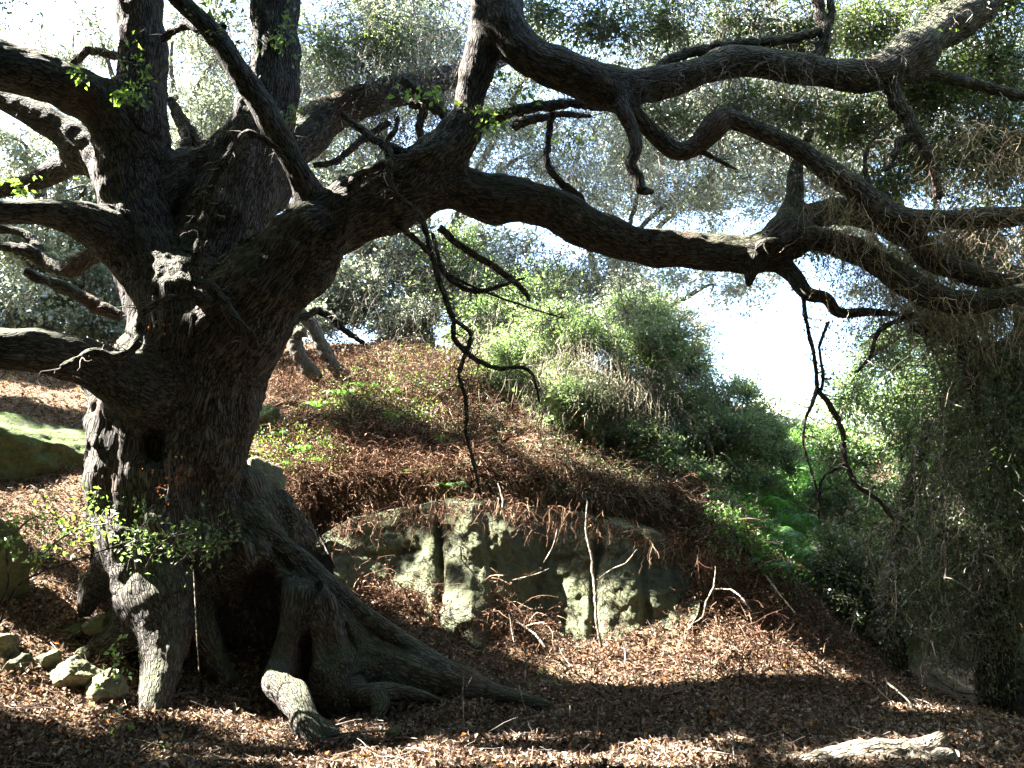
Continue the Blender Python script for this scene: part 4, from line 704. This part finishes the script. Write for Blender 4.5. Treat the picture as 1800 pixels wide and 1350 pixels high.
for i, (lb, bs, tp, bl, lm) in enumerate([
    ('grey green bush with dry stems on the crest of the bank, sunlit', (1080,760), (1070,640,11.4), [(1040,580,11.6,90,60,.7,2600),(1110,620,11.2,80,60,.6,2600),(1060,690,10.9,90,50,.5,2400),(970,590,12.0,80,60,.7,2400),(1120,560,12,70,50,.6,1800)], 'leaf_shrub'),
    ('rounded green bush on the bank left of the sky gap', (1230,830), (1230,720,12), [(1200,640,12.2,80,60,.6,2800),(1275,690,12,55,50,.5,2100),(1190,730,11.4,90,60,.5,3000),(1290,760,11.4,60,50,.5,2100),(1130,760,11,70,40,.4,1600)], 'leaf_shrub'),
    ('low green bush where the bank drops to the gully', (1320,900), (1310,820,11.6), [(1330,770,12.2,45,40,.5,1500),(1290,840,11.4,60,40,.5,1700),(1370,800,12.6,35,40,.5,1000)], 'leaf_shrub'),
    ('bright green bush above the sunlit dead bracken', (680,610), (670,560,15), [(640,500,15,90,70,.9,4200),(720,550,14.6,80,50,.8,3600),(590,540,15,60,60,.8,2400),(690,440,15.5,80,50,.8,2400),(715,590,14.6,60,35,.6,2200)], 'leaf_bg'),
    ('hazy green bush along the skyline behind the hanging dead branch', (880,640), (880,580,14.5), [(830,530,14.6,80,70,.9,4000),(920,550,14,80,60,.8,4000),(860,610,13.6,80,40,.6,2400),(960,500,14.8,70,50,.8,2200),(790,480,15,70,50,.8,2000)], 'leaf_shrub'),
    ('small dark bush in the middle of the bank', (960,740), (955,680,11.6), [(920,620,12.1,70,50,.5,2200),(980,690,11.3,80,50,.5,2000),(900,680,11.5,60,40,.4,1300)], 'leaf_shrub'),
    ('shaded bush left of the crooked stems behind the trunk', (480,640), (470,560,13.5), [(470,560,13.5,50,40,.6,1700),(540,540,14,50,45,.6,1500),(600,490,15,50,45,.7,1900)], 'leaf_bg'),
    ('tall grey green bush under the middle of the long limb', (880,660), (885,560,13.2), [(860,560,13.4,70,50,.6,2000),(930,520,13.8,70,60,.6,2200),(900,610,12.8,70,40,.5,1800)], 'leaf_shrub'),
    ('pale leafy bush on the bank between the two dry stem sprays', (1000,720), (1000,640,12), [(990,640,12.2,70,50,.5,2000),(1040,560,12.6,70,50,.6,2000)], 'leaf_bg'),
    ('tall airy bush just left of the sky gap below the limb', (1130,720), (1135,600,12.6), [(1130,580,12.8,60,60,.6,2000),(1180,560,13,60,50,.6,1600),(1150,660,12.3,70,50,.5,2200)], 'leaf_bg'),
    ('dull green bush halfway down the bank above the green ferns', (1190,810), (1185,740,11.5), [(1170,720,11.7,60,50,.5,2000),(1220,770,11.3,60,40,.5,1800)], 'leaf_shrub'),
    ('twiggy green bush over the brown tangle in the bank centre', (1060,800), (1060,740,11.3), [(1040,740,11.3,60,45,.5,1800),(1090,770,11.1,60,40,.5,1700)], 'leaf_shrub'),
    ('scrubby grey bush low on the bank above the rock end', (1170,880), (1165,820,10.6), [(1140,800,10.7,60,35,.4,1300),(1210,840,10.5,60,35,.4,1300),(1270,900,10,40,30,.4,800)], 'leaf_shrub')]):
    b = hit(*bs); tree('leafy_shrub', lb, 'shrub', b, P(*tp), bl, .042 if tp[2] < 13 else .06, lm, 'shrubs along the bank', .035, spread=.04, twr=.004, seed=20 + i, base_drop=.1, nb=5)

# the drooping oak at the right edge: trunk, drooping limbs, curtains of twigs
do = empty('oak_tree', gb(1760, 1235, 6.5)); tag(do, 'dark oak at the right edge with curtains of dry hanging twigs', 'tree')
for nm, c in (('trunk', [(1765,1290,46,8.3),(1758,1180,42,8.3),(1745,1060,40,8.3),(1760,940,38,8.4),(1790,800,38,8.5),(1815,650,36,8.6),(1830,480,34,8.7),(1840,300,30,8.8)]),
              ('trunk', [(1585,1240,20,8.6),(1578,1180,22,8.7),(1560,1080,20,8.8),(1570,980,16,8.9),(1600,860,14,9.0),(1640,740,12,9.0)]),
              ('branch', [(1800,760,16,8.4),(1740,740,10,8.2),(1715,700,9,8.1),(1700,640,8,8.0),(1670,580,7,7.8)]), ('branch', [(1740,740,8,8.2),(1735,790,9,8.1),(1735,830,6,8.0)]),
              ('branch', [(1830,560,20,8.5),(1760,610,12,8.3),(1700,600,9,8.2),(1650,590,9,8.1),(1600,575,7,8.0)]), ('branch', [(1745,1000,14,8.3),(1700,960,8,8.1),(1670,930,5,8.0),(1640,950,3,8.0)]),
              ('branch', [(1820,700,16,8.6),(1900,640,12,8.6),(2000,560,8,8.6)]), ('branch', [(1760,900,12,8.4),(1860,840,9,8.3),(1950,800,5,8.3)])):
    limb_tube(nm, pxchain(c), M['bark'], do, 11, seed=len(c))
crown(do, [(*q_[:6], q_[6] * 2.4) for q_ in pxblobs([(1740,640,8.3,90,90,.6,3000),(1760,820,8.4,90,90,.6,3000),(1700,940,8.5,80,80,.5,2500),(1760,1040,8.4,80,80,.5,2700),(1650,560,8.3,80,50,.5,1400),(1680,760,8.6,60,90,.5,1500),(1790,500,8.4,90,60,.6,2200),(1860,760,8.4,90,250,.6,3000),(1640,860,8.9,60,80,.5,1200),(1700,1120,8.6,80,50,.5,1400),(1640,1040,9.2,60,70,.5,1400),(1590,940,9.4,50,80,.4,1200)])],
      .034, M['leaf'], M['twig'], 8, .04, .0035, .35, name='crown', strength=.6)
st = P(rng.uniform(1620, 1900, 380), rng.uniform(480, 900, 380), rng.uniform(7.6, 8.8, 380)); _, C = strings('hanging_twigs', st, rng.uniform(.5, 1.6, 380), M['twig_dark'], do, .0022, .22)
p, d, idx = on_twigs(C, 12, .035); leaves('foliage', p, d, .036, M['leaf'], do, strength=.6)
st = P(rng.uniform(1690, 1850, 60), rng.uniform(860, 1010, 60), rng.uniform(7.6, 8.2, 60)); strings('hanging_twigs', st, rng.uniform(.3, .8, 60), M['dry'], do, .0030, .3)
crown(do, pxblobs([(1500,700,9.6,50,80,.4,900),(1560,620,9.4,60,60,.4,1100),(1600,760,9.4,70,80,.4,1600),(1680,660,9.2,70,80,.4,1500),(1560,900,9.6,60,80,.4,1500),(1660,900,9.2,60,80,.4,1400),(1620,1040,9.4,80,80,.4,2200),(1500,1060,9.7,60,60,.4,1500),(1700,1100,9.0,90,70,.4,2000),(1440,1000,9.9,50,60,.4,1200)]), .042, M['leaf_shrub'], M['twig_dark'], 8, .05, .003, .3, name='crown')
st = P(rng.uniform(1560, 1880, 110), rng.uniform(560, 1080, 110), rng.uniform(7.4, 8.2, 110)); strings('hanging_twigs', st, rng.uniform(.5, 1.5, 110), M['twig'], do, .0055, .2, K=10, down=.7, fork=4)
# dry twig sprays carried by the old oak's far limbs (they rake across the upper right)
def along(cs, n, jit=.06):
    c = spline(pxchain(cs), 8)[:, :3]; k = rng.integers(0, len(c) - 1, n); return c[k] + rng.normal(size=(n, 3)) * jit
e1 = along([(1150,145,20,6.8),(1300,110,20,6.9),(1450,125,20,7.0),(1600,100,20,7.1)], 90); e2 = along([(1400,410,20,7.5),(1520,440,20,7.3),(1620,510,20,7.1),(1750,530,20,7.1),(1850,510,20,7.1)], 240); e3 = along([(1440,290,10,7),(1540,365,10,7),(1700,385,10,7),(1850,380,10,7)], 200); e4 = along([(900,20,20,6.9),(1300,10,20,7.3),(1700,30,20,7.5)], 170, .2)
strings('hanging_twigs', np.vstack([e1, e4]), rng.uniform(.2, .7, 260), M['twig'], oak, .0030, .25); strings('hanging_twigs', np.vstack([e2, e3]), rng.uniform(.3, 1.0, 440), M['dry'], oak, .0026, .28)
st = P(rng.uniform(1640, 1900, 130), rng.uniform(200, 400, 130), rng.uniform(6.4, 7.0, 130)); strings('hanging_twigs', st, rng.uniform(.4, 1.0, 130), M['dry'], oak, .0034, .25, down=.45)
e5 = along([(600,90,10,8.3),(700,100,10,8.3),(820,60,10,8.3)], 130, .25); strings('hanging_twigs', e5, rng.uniform(.3, .9, 130), M['twig'], oak, .0028, .25)
e6 = along([(750,400,10,7.3),(950,430,10,7.6),(1100,480,10,8)], 90, .12); strings('hanging_twigs', e6, rng.uniform(.3, 1.1, 90), M['twig'], oak, .0026, .22)

for (x0, x1, y0, y1, d0, d1, n, l0, l1) in ((560,840,-20,260,8.3,10,420,.4,1.2),(1100,1800,-20,260,7.6,9.5,900,.4,1.3),(640,1130,430,560,9,11.5,340,.4,1.1),(1480,1800,380,560,7.6,9,380,.4,1.2),(300,560,0,280,9,10,160,.3,.9),(860,1200,180,330,9,11,300,.3,.8),(860,1450,120,330,8,10.5,200,.3,1.0),(420,860,20,200,8.5,10,260,.4,1.1)):
    st = P(rng.uniform(x0, x1, n), rng.uniform(y0, y1, n), rng.uniform(d0, d1, n)); st = st[sunfilter(st)]; _, C = strings('hanging_twigs', st, rng.uniform(l0, l1, len(st)), M['twig'], oak, .0034, .3, down=.7, fork=3)
    p, d, idx = on_twigs(C, 5, .03); leaves('foliage', p, d, .036, M['leaf_bg'], oak)
for x0, y0, y1, n in ((1560, 880, 1080, 320), (1700, 650, 900, 330)):
    st = P(1900 - (1900 - x0) * rng.random(n) ** .8, rng.uniform(y0, y1, n), rng.uniform(7.5, 8.6, n)); _, C = strings('hanging_twigs', st, rng.uniform(.3, 1.0, n), M['twig_dark'], do, .0022, .25); p, d, idx = on_twigs(C, 10, .035); leaves('foliage', p, d, .034, M['leaf'], do, strength=.6)

# crooked little tree behind the trunk
ct = empty('crooked_tree', hit(590, 655)); tag(ct, 'pair of pale crooked bare stems rising behind the trunk at the slope top', 'tree')
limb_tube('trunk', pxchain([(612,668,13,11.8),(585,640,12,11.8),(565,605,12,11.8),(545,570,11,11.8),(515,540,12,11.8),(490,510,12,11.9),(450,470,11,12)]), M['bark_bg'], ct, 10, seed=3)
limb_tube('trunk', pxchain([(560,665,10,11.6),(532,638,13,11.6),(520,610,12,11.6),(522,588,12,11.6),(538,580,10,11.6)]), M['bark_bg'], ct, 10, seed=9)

# ================================================================ FERNS, GRASS, SPRIGS
def make_fern(name, nf, L, mat):
    root = empty(name)
    for f in range(nf):
        a = 2 * math.pi * (f + rng.random() * .6) / nf; K = 9; t = np.linspace(0, 1, K); l = L * rng.uniform(.75, 1.1)
        rad = l * .8 * t; zz = l * (.75 * t - .62 * t * t * t) * rng.uniform(.8, 1.15); C = np.stack([np.cos(a + .3 * t * rng.normal()) * rad, np.sin(a + .2 * t) * rad, zz], 1)
        V1, Q1 = tubes(C[None], np.linspace(.003, .0008, K)[None]); s = spline(C, 4)[3:]; n = len(s); T = unit(np.gradient(s, axis=0)); side = unit(np.cross(T, [0, 0, 1.])); w_ = np.sin(np.linspace(.35, math.pi, n)) * l * .22 + .004
        pcs = [(V1, Q1)]
        for sg in (-1, 1):
            d = unit(side * sg + T * .35); mid = s + d * (w_ * .5)[:, None]; tip = s + d * w_[:, None] - np.array([0, 0, 1]) * (w_ * .25)[:, None]; h = (l / n * .42)
            pcs.append((np.stack([s, mid + T * h, tip, mid - T * h], 1).reshape(-1, 3), np.arange(n * 4).reshape(-1, 4)))
        V, Q = merge(pcs); mk('frond', V, Q, mat, root, smooth=False, attrs={'rnd': np.full(len(V), rng.random() * .9)})
    return root
def scatter(proto, items, cat, group, s0=1.0):
    for i, (px, py, s, lb) in enumerate(items):
        o = proto if i == 0 else copy_tree(proto); o.location = [float(v) for v in hit(px, py)]; o.rotation_euler = (rng.normal() * .1, rng.normal() * .1, rng.uniform(0, 6.28)); o.scale = (s * s0,) * 3; tag(o, lb, cat, group)
scatter(make_fern('fern', 9, .62, M['fern']), [(1330,905,1.0,'bright green fern at the left of the gully fern patch'),(1370,930,1.1,'bright green fern in the middle of the gully fern patch'),(1290,880,.8,'green fern uppermost left of the gully patch beside the bush'),(1400,885,1.0,'bright fern at the right of the gully patch'),
    (1350,960,1.0,'deep green fern low in the gully patch'),(1390,985,.9,'shaded green fern at the gully foot'),(1345,1005,.7,'lowest green fern beside the dead bracken'),(1420,935,.9,'fern touching the dark gully bush'),(1310,935,.8,'fern below the bank bush'),(1360,870,.9,'fern at the top middle of the gully patch'),(1430,860,1.0,'sunlit fern in the grass above the gully patch'),(1395,840,1.0,'pale fern highest in the gully near the grass')], 'fern', 'bright ferns in the gully')
scatter(make_fern('fern', 6, .30, M['fern']), [(490,770,1.0,'small bright fern beside the green boulder'),(530,800,1.1,'bright fern sprig on the slope edge above the pale mossy rock'),(555,820,1.0,'fern sprig right of the slope edge fern'),(505,830,.9,'low fern sprig hanging by the mossy rock'),(575,790,.8,'fern sprig in the dead bracken'),
    (740,840,1.2,'arching green fern in the dark bracken, left one of the pair'),(790,860,1.2,'arching green fern in the dark bracken near the hanging branch tip'),(600,700,1.4,'sunlit fern in the bracken right of the trunk'),(650,690,1.4,'sunlit fern on the slope centre'),(700,700,1.3,'green fern right of the sunlit slope'),(560,720,1.2,'fern beside the bare leaf strip'),(740,610,1.6,'fern at the slope top above the orange bracken'),(690,740,1.0,'fern in the brown tangle mid slope'),(780,780,.8,'tiny fern deep in the tangle')], 'fern', 'small ferns on the slope')
# bright ground cover in the gully and weeds on the slope
def cover(name, boxes, n, size, mat, label, hgt, cat='ground cover'):
    pts = []
    for px0, px1, py0, py1, w_ in boxes:
        for _ in range(int(n * w_)): pts.append(hit(rng.uniform(px0, px1), rng.uniform(py0, py1), 7))
    pts = np.repeat(np.array(pts), 14, 0); pts = pts + rng.normal(size=pts.shape) * (.14, .2, 0); pts[:, 2] = gz(pts[:, 0], pts[:, 1]) + rng.random(len(pts)) * hgt
    V, Q = leaf_geo(pts, rvec(len(pts)) + (0, 0, .8), size * np.clip(pts[:, 1] / 11, 1, 2), .4, .3); return tag(mk(name, V, Q, M[mat], smooth=False, attrs={'rnd': np.repeat(np.clip(rng.random(len(pts)), 0, .95), 4)}), label, cat, kind='stuff')
cover('green_undergrowth', [(1380,1500,760,860,.55),(1270,1420,850,960,.30),(1330,1440,930,1010,.15)], 1500, .055, 'fern', 'bright green undergrowth filling the gully floor', .25)
cover('low_weeds', [(560,760,660,740,.4),(440,600,750,840,.25),(700,900,600,700,.15),(1000,1250,800,880,.2)], 420, .035, 'leaf_fresh', 'scattered low green weeds on the slope', .15, 'weeds')
cover('far_scrub', [(1340,1600,700,765,1.0)], 900, .12, 'leaf_bg', 'pale sunlit scrub in the far end of the gully', .5, 'scrub')
for i, (px, py, D, n, L, lb) in enumerate([(1030,640,11.0,260,.7,'spray of pale dry stems hanging from the sunlit crest bush'),(1080,680,10.8,220,.6,'dry stems drooping just right of the crest bush middle'),(1000,690,10.7,160,.5,'dry drooping stems left of the crest bush'),(1160,580,12.2,240,.8,'pale drooping stems high at the skyline left of the sky gap'),
        (1200,680,11.6,180,.6,'dry stems over the rounded green bush'),(900,600,12.8,180,.8,'hazy dry stems under the hanging dead branch fork'),(1130,740,10.8,160,.5,'low dry stems on the bank in half shade')]):
    c = P(px, py, D); st = c + rng.normal(size=(n, 3)) * (.42, .25, .22); r_ = empty('dry_shrub', c - (0, 0, .5)); tag(r_, lb, 'dry shrub', 'dry stem sprays on the bank'); st = np.concatenate([st, st + rng.normal(size=st.shape) * .1]); strings('stems', st, rng.uniform(.3, 1.1, 2 * n) * L, M['grey_stem'], r_, .0032, .16, K=6, fork=1, kind='stuff')

def sprig(name, label, cat, pts, lv, lmat, group=None, r=2.5, leaf=.045, tmat='twig'):
    """a leafy sprig: bent stem in pixels with leaves round it"""
    b = P(pts[0][0], pts[0][1], pts[0][2]); root = empty(name, b); tag(root, label, cat, group)
    c = pxchain([(x, y, r * (1 - .6 * i / len(pts)), D) for i, (x, y, D) in enumerate(pts)]); s = spline(c, 6)
    V, Q = tubes(s[None, :, :3], s[None, :, 3], 5); mk('stem', V, Q, M[tmat], root, attrs={'rnd': np.full(len(V), .4)})
    n = lv; k = rng.integers(len(s) // 4, len(s), n); e = s[k, :3] + rvec(n) * rng.uniform(.03, .16, (n, 1)); mid = (s[k, :3] + e) / 2 + rvec(n) * .02
    C = np.stack([s[k, :3], mid, e], 1); V, Q = tubes(C, np.full((n, 3), .0022)); t = mk('twigs', V, Q, M[tmat], root, smooth=False, attrs={'rnd': np.full(len(V), .4)}); tag(t, kind='stuff')
    p = np.repeat(e, 3, 0) + rng.normal(size=(n * 3, 3)) * .03; V, Q = leaf_geo(p, rvec(len(p)), np.full(len(p), leaf), .6, .4, .12); mk('leaves', V, Q, M[lmat], root, smooth=False, attrs={'rnd': np.repeat(rng.random(len(p)) * .95, 4)})
    return root
for lb, pts, n, m_ in [('leafy sprig crossing in front of the trunk base, middle of the cluster', [(250,1010,6.2),(280,960,6.2),(330,930,6.2),(400,925,6.2)], 60, 'leaf_shrub'), ('leafy sprig rising left of the cluster at the trunk base', [(240,1000,6.2),(235,950,6.2),(260,910,6.2),(250,880,6.2)], 40, 'leaf_shrub'),
        ('leafy sprig leaning right over the hollow mouth', [(300,1000,6.25),(340,970,6.2),(380,960,6.2),(412,950,6.2)], 36, 'leaf_shrub'), ('sunlit leafy sprig in the litter left of the trunk', [(60,1010,6.3),(90,960,6.3),(140,930,6.3),(190,920,6.3)], 44, 'leaf_fresh'),
        ('sprig of leaves at the left edge above the dark boulder', [(10,1000,6.2),(20,950,6.2),(50,915,6.2),(90,900,6.2)], 36, 'leaf_fresh'), ('sprig against the lower left flank of the trunk', [(190,960,6.6),(180,920,6.6),(165,885,6.6),(175,860,6.6)], 24, 'leaf_fresh'),
        ('low leafy sprig by the mossy rock at the left front root', [(190,1190,6.1),(200,1170,6.1),(215,1150,6.1)], 14, 'leaf_fresh'), ('tiny bright seedling in front of the left root tip', [(200,1300,5.8),(203,1290,5.8),(208,1282,5.8)], 6, 'leaf_fresh'), ('small seedling in the dark litter right of the front root', [(300,1330,5.5),(305,1320,5.5),(312,1312,5.5)], 6, 'leaf_fresh'), ('tiny green seedling in the middle foreground litter', [(970,1195,7.1),(972,1188,7.1),(974,1182,7.1)], 5, 'leaf_fresh')]:
    sprig('leafy_sprig', lb, 'sprig', pts, n, m_, 'leafy sprigs round the oak')
M['orange'] = rnd_mat('autumn_leaf', [(0, (.30, .07, .02)), (.6, (.50, .16, .04)), (1, (.5, .36, .2))], .6, .3)
sprig('ivy_vine', 'vine with orange autumn leaves hanging beside the knot hole', 'vine', [(300,790,6.45),(297,820,6.45),(298,850,6.4),(292,885,6.4)], 12, 'orange', leaf=.03)
sprig('ivy_vine', 'few orange leaves clinging to the trunk below the curved dead branch', 'vine', [(270,520,6.5),(268,550,6.5),(272,575,6.5)], 3, 'orange', leaf=.035)

# ================================================================ DEAD WOOD AND STICKS
lg = [spline(pxchain(c), 4) for c in ([(1350,1372,20,5.25),(1440,1350,26,5.3),(1500,1336,28,5.35),(1560,1326,24,5.4),(1600,1326,18,5.45),(1635,1312,17,5.5),(1652,1300,12,5.5)], [(1600,1330,16,5.4),(1640,1345,18,5.35),(1665,1332,14,5.4),(1668,1360,12,5.35)], [(1430,1350,16,5.3),(1380,1340,10,5.35)], [(1520,1345,20,5.3),(1590,1352,16,5.25),(1640,1360,12,5.25)])]
V, Q = fuse(lg, .009, kfac=.5); nr = vnormals(V, Q); cid, bk, rr = chain_coords(V, lg); V = V + nr * ((1 - np.abs(noise(bk * (30, 30, 2.5))) * 2.5) * .012 + fbm(V * 9, 3) * .02)[:, None]
tag(mk('fallen_log', V, Q, M['deadwood'], attrs={'bark': bk}), 'weathered pale fallen log with broken knobs in the right foreground', 'log')
sticks = [([(1033,880,2,8.0),(1030,930,4,8.0),(1040,980,5,7.95),(1046,1040,6,7.9),(1048,1090,5,7.8),(1058,1140,5,7.8)],'pale dead sapling hanging down the rock face with short side stubs'), ([(1050,1020,2,7.9),(1075,1000,2,7.9),(1100,990,2.5,7.9),(1120,965,2,7.9)],'thin curved twig forking right from the dead sapling'),
    ([(965,1000,2,8.0),(940,1010,2.2,8.0),(900,1020,2,8.0)],'thin twig lying across the sunlit rock'), ([(980,930,2.5,8.1),(972,960,2.5,8.1),(955,990,2,8.1)],'curved pale twig hanging at the rock centre'),
    ([(1258,995,2,8.0),(1255,1030,3,8.0),(1240,1060,3,7.9),(1235,1085,3,7.8),(1218,1095,2,7.8)],'bent pale stick standing at the right end of the rock'), ([(1252,1036,2,8.0),(1285,1036,3,7.9),(1310,1058,3,7.8),(1325,1078,2,7.8)],'pale stick arching right from the bent stick'),
    ([(1345,1010,3,8.2),(1375,1050,3,8.0),(1400,1080,3,7.9)],'grey stick slanting down below the green ferns'), ([(1400,1130,3,7.6),(1440,1170,3,7.5),(1490,1210,2,7.4)],'stick slanting over the litter toward the right hollow'), ([(1510,1190,3.5,7.4),(1540,1210,4,7.3),(1568,1236,3,7.2)],'pale stick leaning at the crest of the right bank'), ([(1560,1200,3,7.2),(1590,1225,3,7.1),(1610,1248,3,7.0)],'second pale stick at the crest nearer the log'),
    ([(815,1180,2.5,6.3),(813,1230,3,6.2),(816,1300,3,6.0),(808,1320,3,6.0)],'tall thin upright stalk in front of the buttress root tip'), ([(830,1190,1.5,6.2),(818,1212,2,6.2)],'short side twig near the upright stalk'), ([(923,1130,2,6.9),(924,1180,2,6.8),(921,1200,2.5,6.7)],'thin stalk left of centre in the shaded litter'), ([(912,1205,3,6.4),(918,1230,3.5,6.3),(925,1252,3,6.3)],'stout pale stub standing in the shaded litter'),
    ([(1002,1240,2.5,6.2),(1001,1270,2.5,6.1)],'short upright stem left one of two in the sunlit band'), ([(1052,1240,3,6.0),(1051,1262,3,6.0),(1052,1290,2.5,5.9)],'short upright stem right one of two in the sunlit band'), ([(1126,1256,3,5.9),(1128,1290,3,5.9),(1140,1330,3,5.7)],'forked dark stem right of the sunlit band'), ([(1126,1260,2,5.9),(1105,1225,1.5,6.1),(1090,1200,1.5,6.3)],'thin dark twig leaning left from the forked stem'),
    ([(1289,1280,3,5.6),(1289,1310,3,5.5),(1290,1350,3.5,5.3)],'straight upright stem at the lower edge left of the log'), ([(1315,1200,2,6.6),(1318,1250,2,6.4)],'thin stem in the dark litter right of centre'), ([(1377,1290,2.5,5.6),(1374,1335,2.5,5.5)],'thin stem just left of the log end'), ([(1440,1220,2,6.5),(1450,1260,2,6.3),(1480,1290,2,6.1)],'dark fallen twig above the log'),
    ([(1558,1190,3,7.3),(1559,1225,3,7.2)],'upright stub at the mouth of the right hollow'), ([(1650,1270,2,6.3),(1652,1290,2.5,6.2)],'short stem behind the log knob'), ([(0,1095,4,5.9),(30,1030,4,5.9),(90,1000,3.5,5.9),(160,975,3,6.0),(245,945,2,6.1)],'long dark twig reaching from the left edge to the trunk base'), ([(0,1065,3,5.8),(15,1020,3,5.8),(10,960,2,5.8)],'dark upright twig at the left edge'),
    ([(340,1000,2,6.5),(345,1100,2,6.4),(350,1180,2,6.4)],'thin dead stem hanging in front of the inner root'), ([(230,1300,2,5.5),(280,1310,2.5,5.5),(370,1345,3,5.3)],'dark stick lying in the lower left litter'), ([(380,1335,4,5.3),(440,1340,4,5.3),(500,1348,3,5.2)],'grey curved stick at the bottom edge left of centre'), ([(235,1330,2,5.3),(260,1312,2,5.4),(275,1302,1.5,5.5)],'short pale stick in the lower left litter'),
    ([(400,1225,3,6.6),(440,1230,2,6.6)],'small stick between the two front roots'), ([(590,1290,3,6.0),(660,1285,3.5,6.0),(720,1282,2.5,6.0)],'reddish stick lying along the front of the root knob'), ([(540,900,2,8.5),(560,950,3,8.4),(600,1010,2,8.3)],'slanting pale stem at the left end of the rock'), ([(555,930,2,8.4),(580,980,2.5,8.3),(590,1000,2,8.3)],'second slanting stem at the left end of the rock'),
    ([(875,850,2,8.4),(884,880,3,8.3),(880,905,2,8.3)],'pale curled stem over the rock top under the hanging branch'), ([(810,965,3,8.1),(812,985,3,8.1),(830,1005,2,8.1),(848,1040,2,8.0)],'reddish forked twig on the left part of the rock'), ([(905,1090,3,7.9),(940,1115,4,7.8),(960,1140,3,7.7)],'pale broken stick at the foot of the rock'), ([(895,1080,2,7.9),(900,1110,2.5,7.8),(908,1150,2,7.7)],'thin stem arching down from the ledge of bracken'),
    ([(1630,1180,3,7.9),(1680,1215,3,7.6),(1720,1220,2,7.5)],'curved pale branch in the right hollow by the dark oak'), ([(1000,640,2,8.6),(1012,625,2,8.6),(1010,600,2,8.6)],'pale curled twig end above the dark tangle'), ([(1100,1225,2,6.8),(1060,1220,2,6.8),(1010,1180,2,6.9)],'thin reddish twig lying on the sloping litter'), ([(1300,1140,2,7.3),(1285,1110,2,7.6),(1295,1090,2,7.6)],'short grey stick poking from the right slope litter')]
for i, (c, lb) in enumerate(sticks):
    ch = pxchain(c); ch[:, 3] *= .52; b = ch[-1, :3].copy(); root = ch[:, :3].mean(0); o = limb_tube('dead_stick', ch, M['bark' if 'dark' in lb else 'deadwood'], None, 6, .25, seed=i, sub=2); tag(o, lb, 'stick', 'dead sticks and stems')
print('verts total', sum(len(o.data.vertices) for o in bpy.data.objects if o.type == 'MESH'))
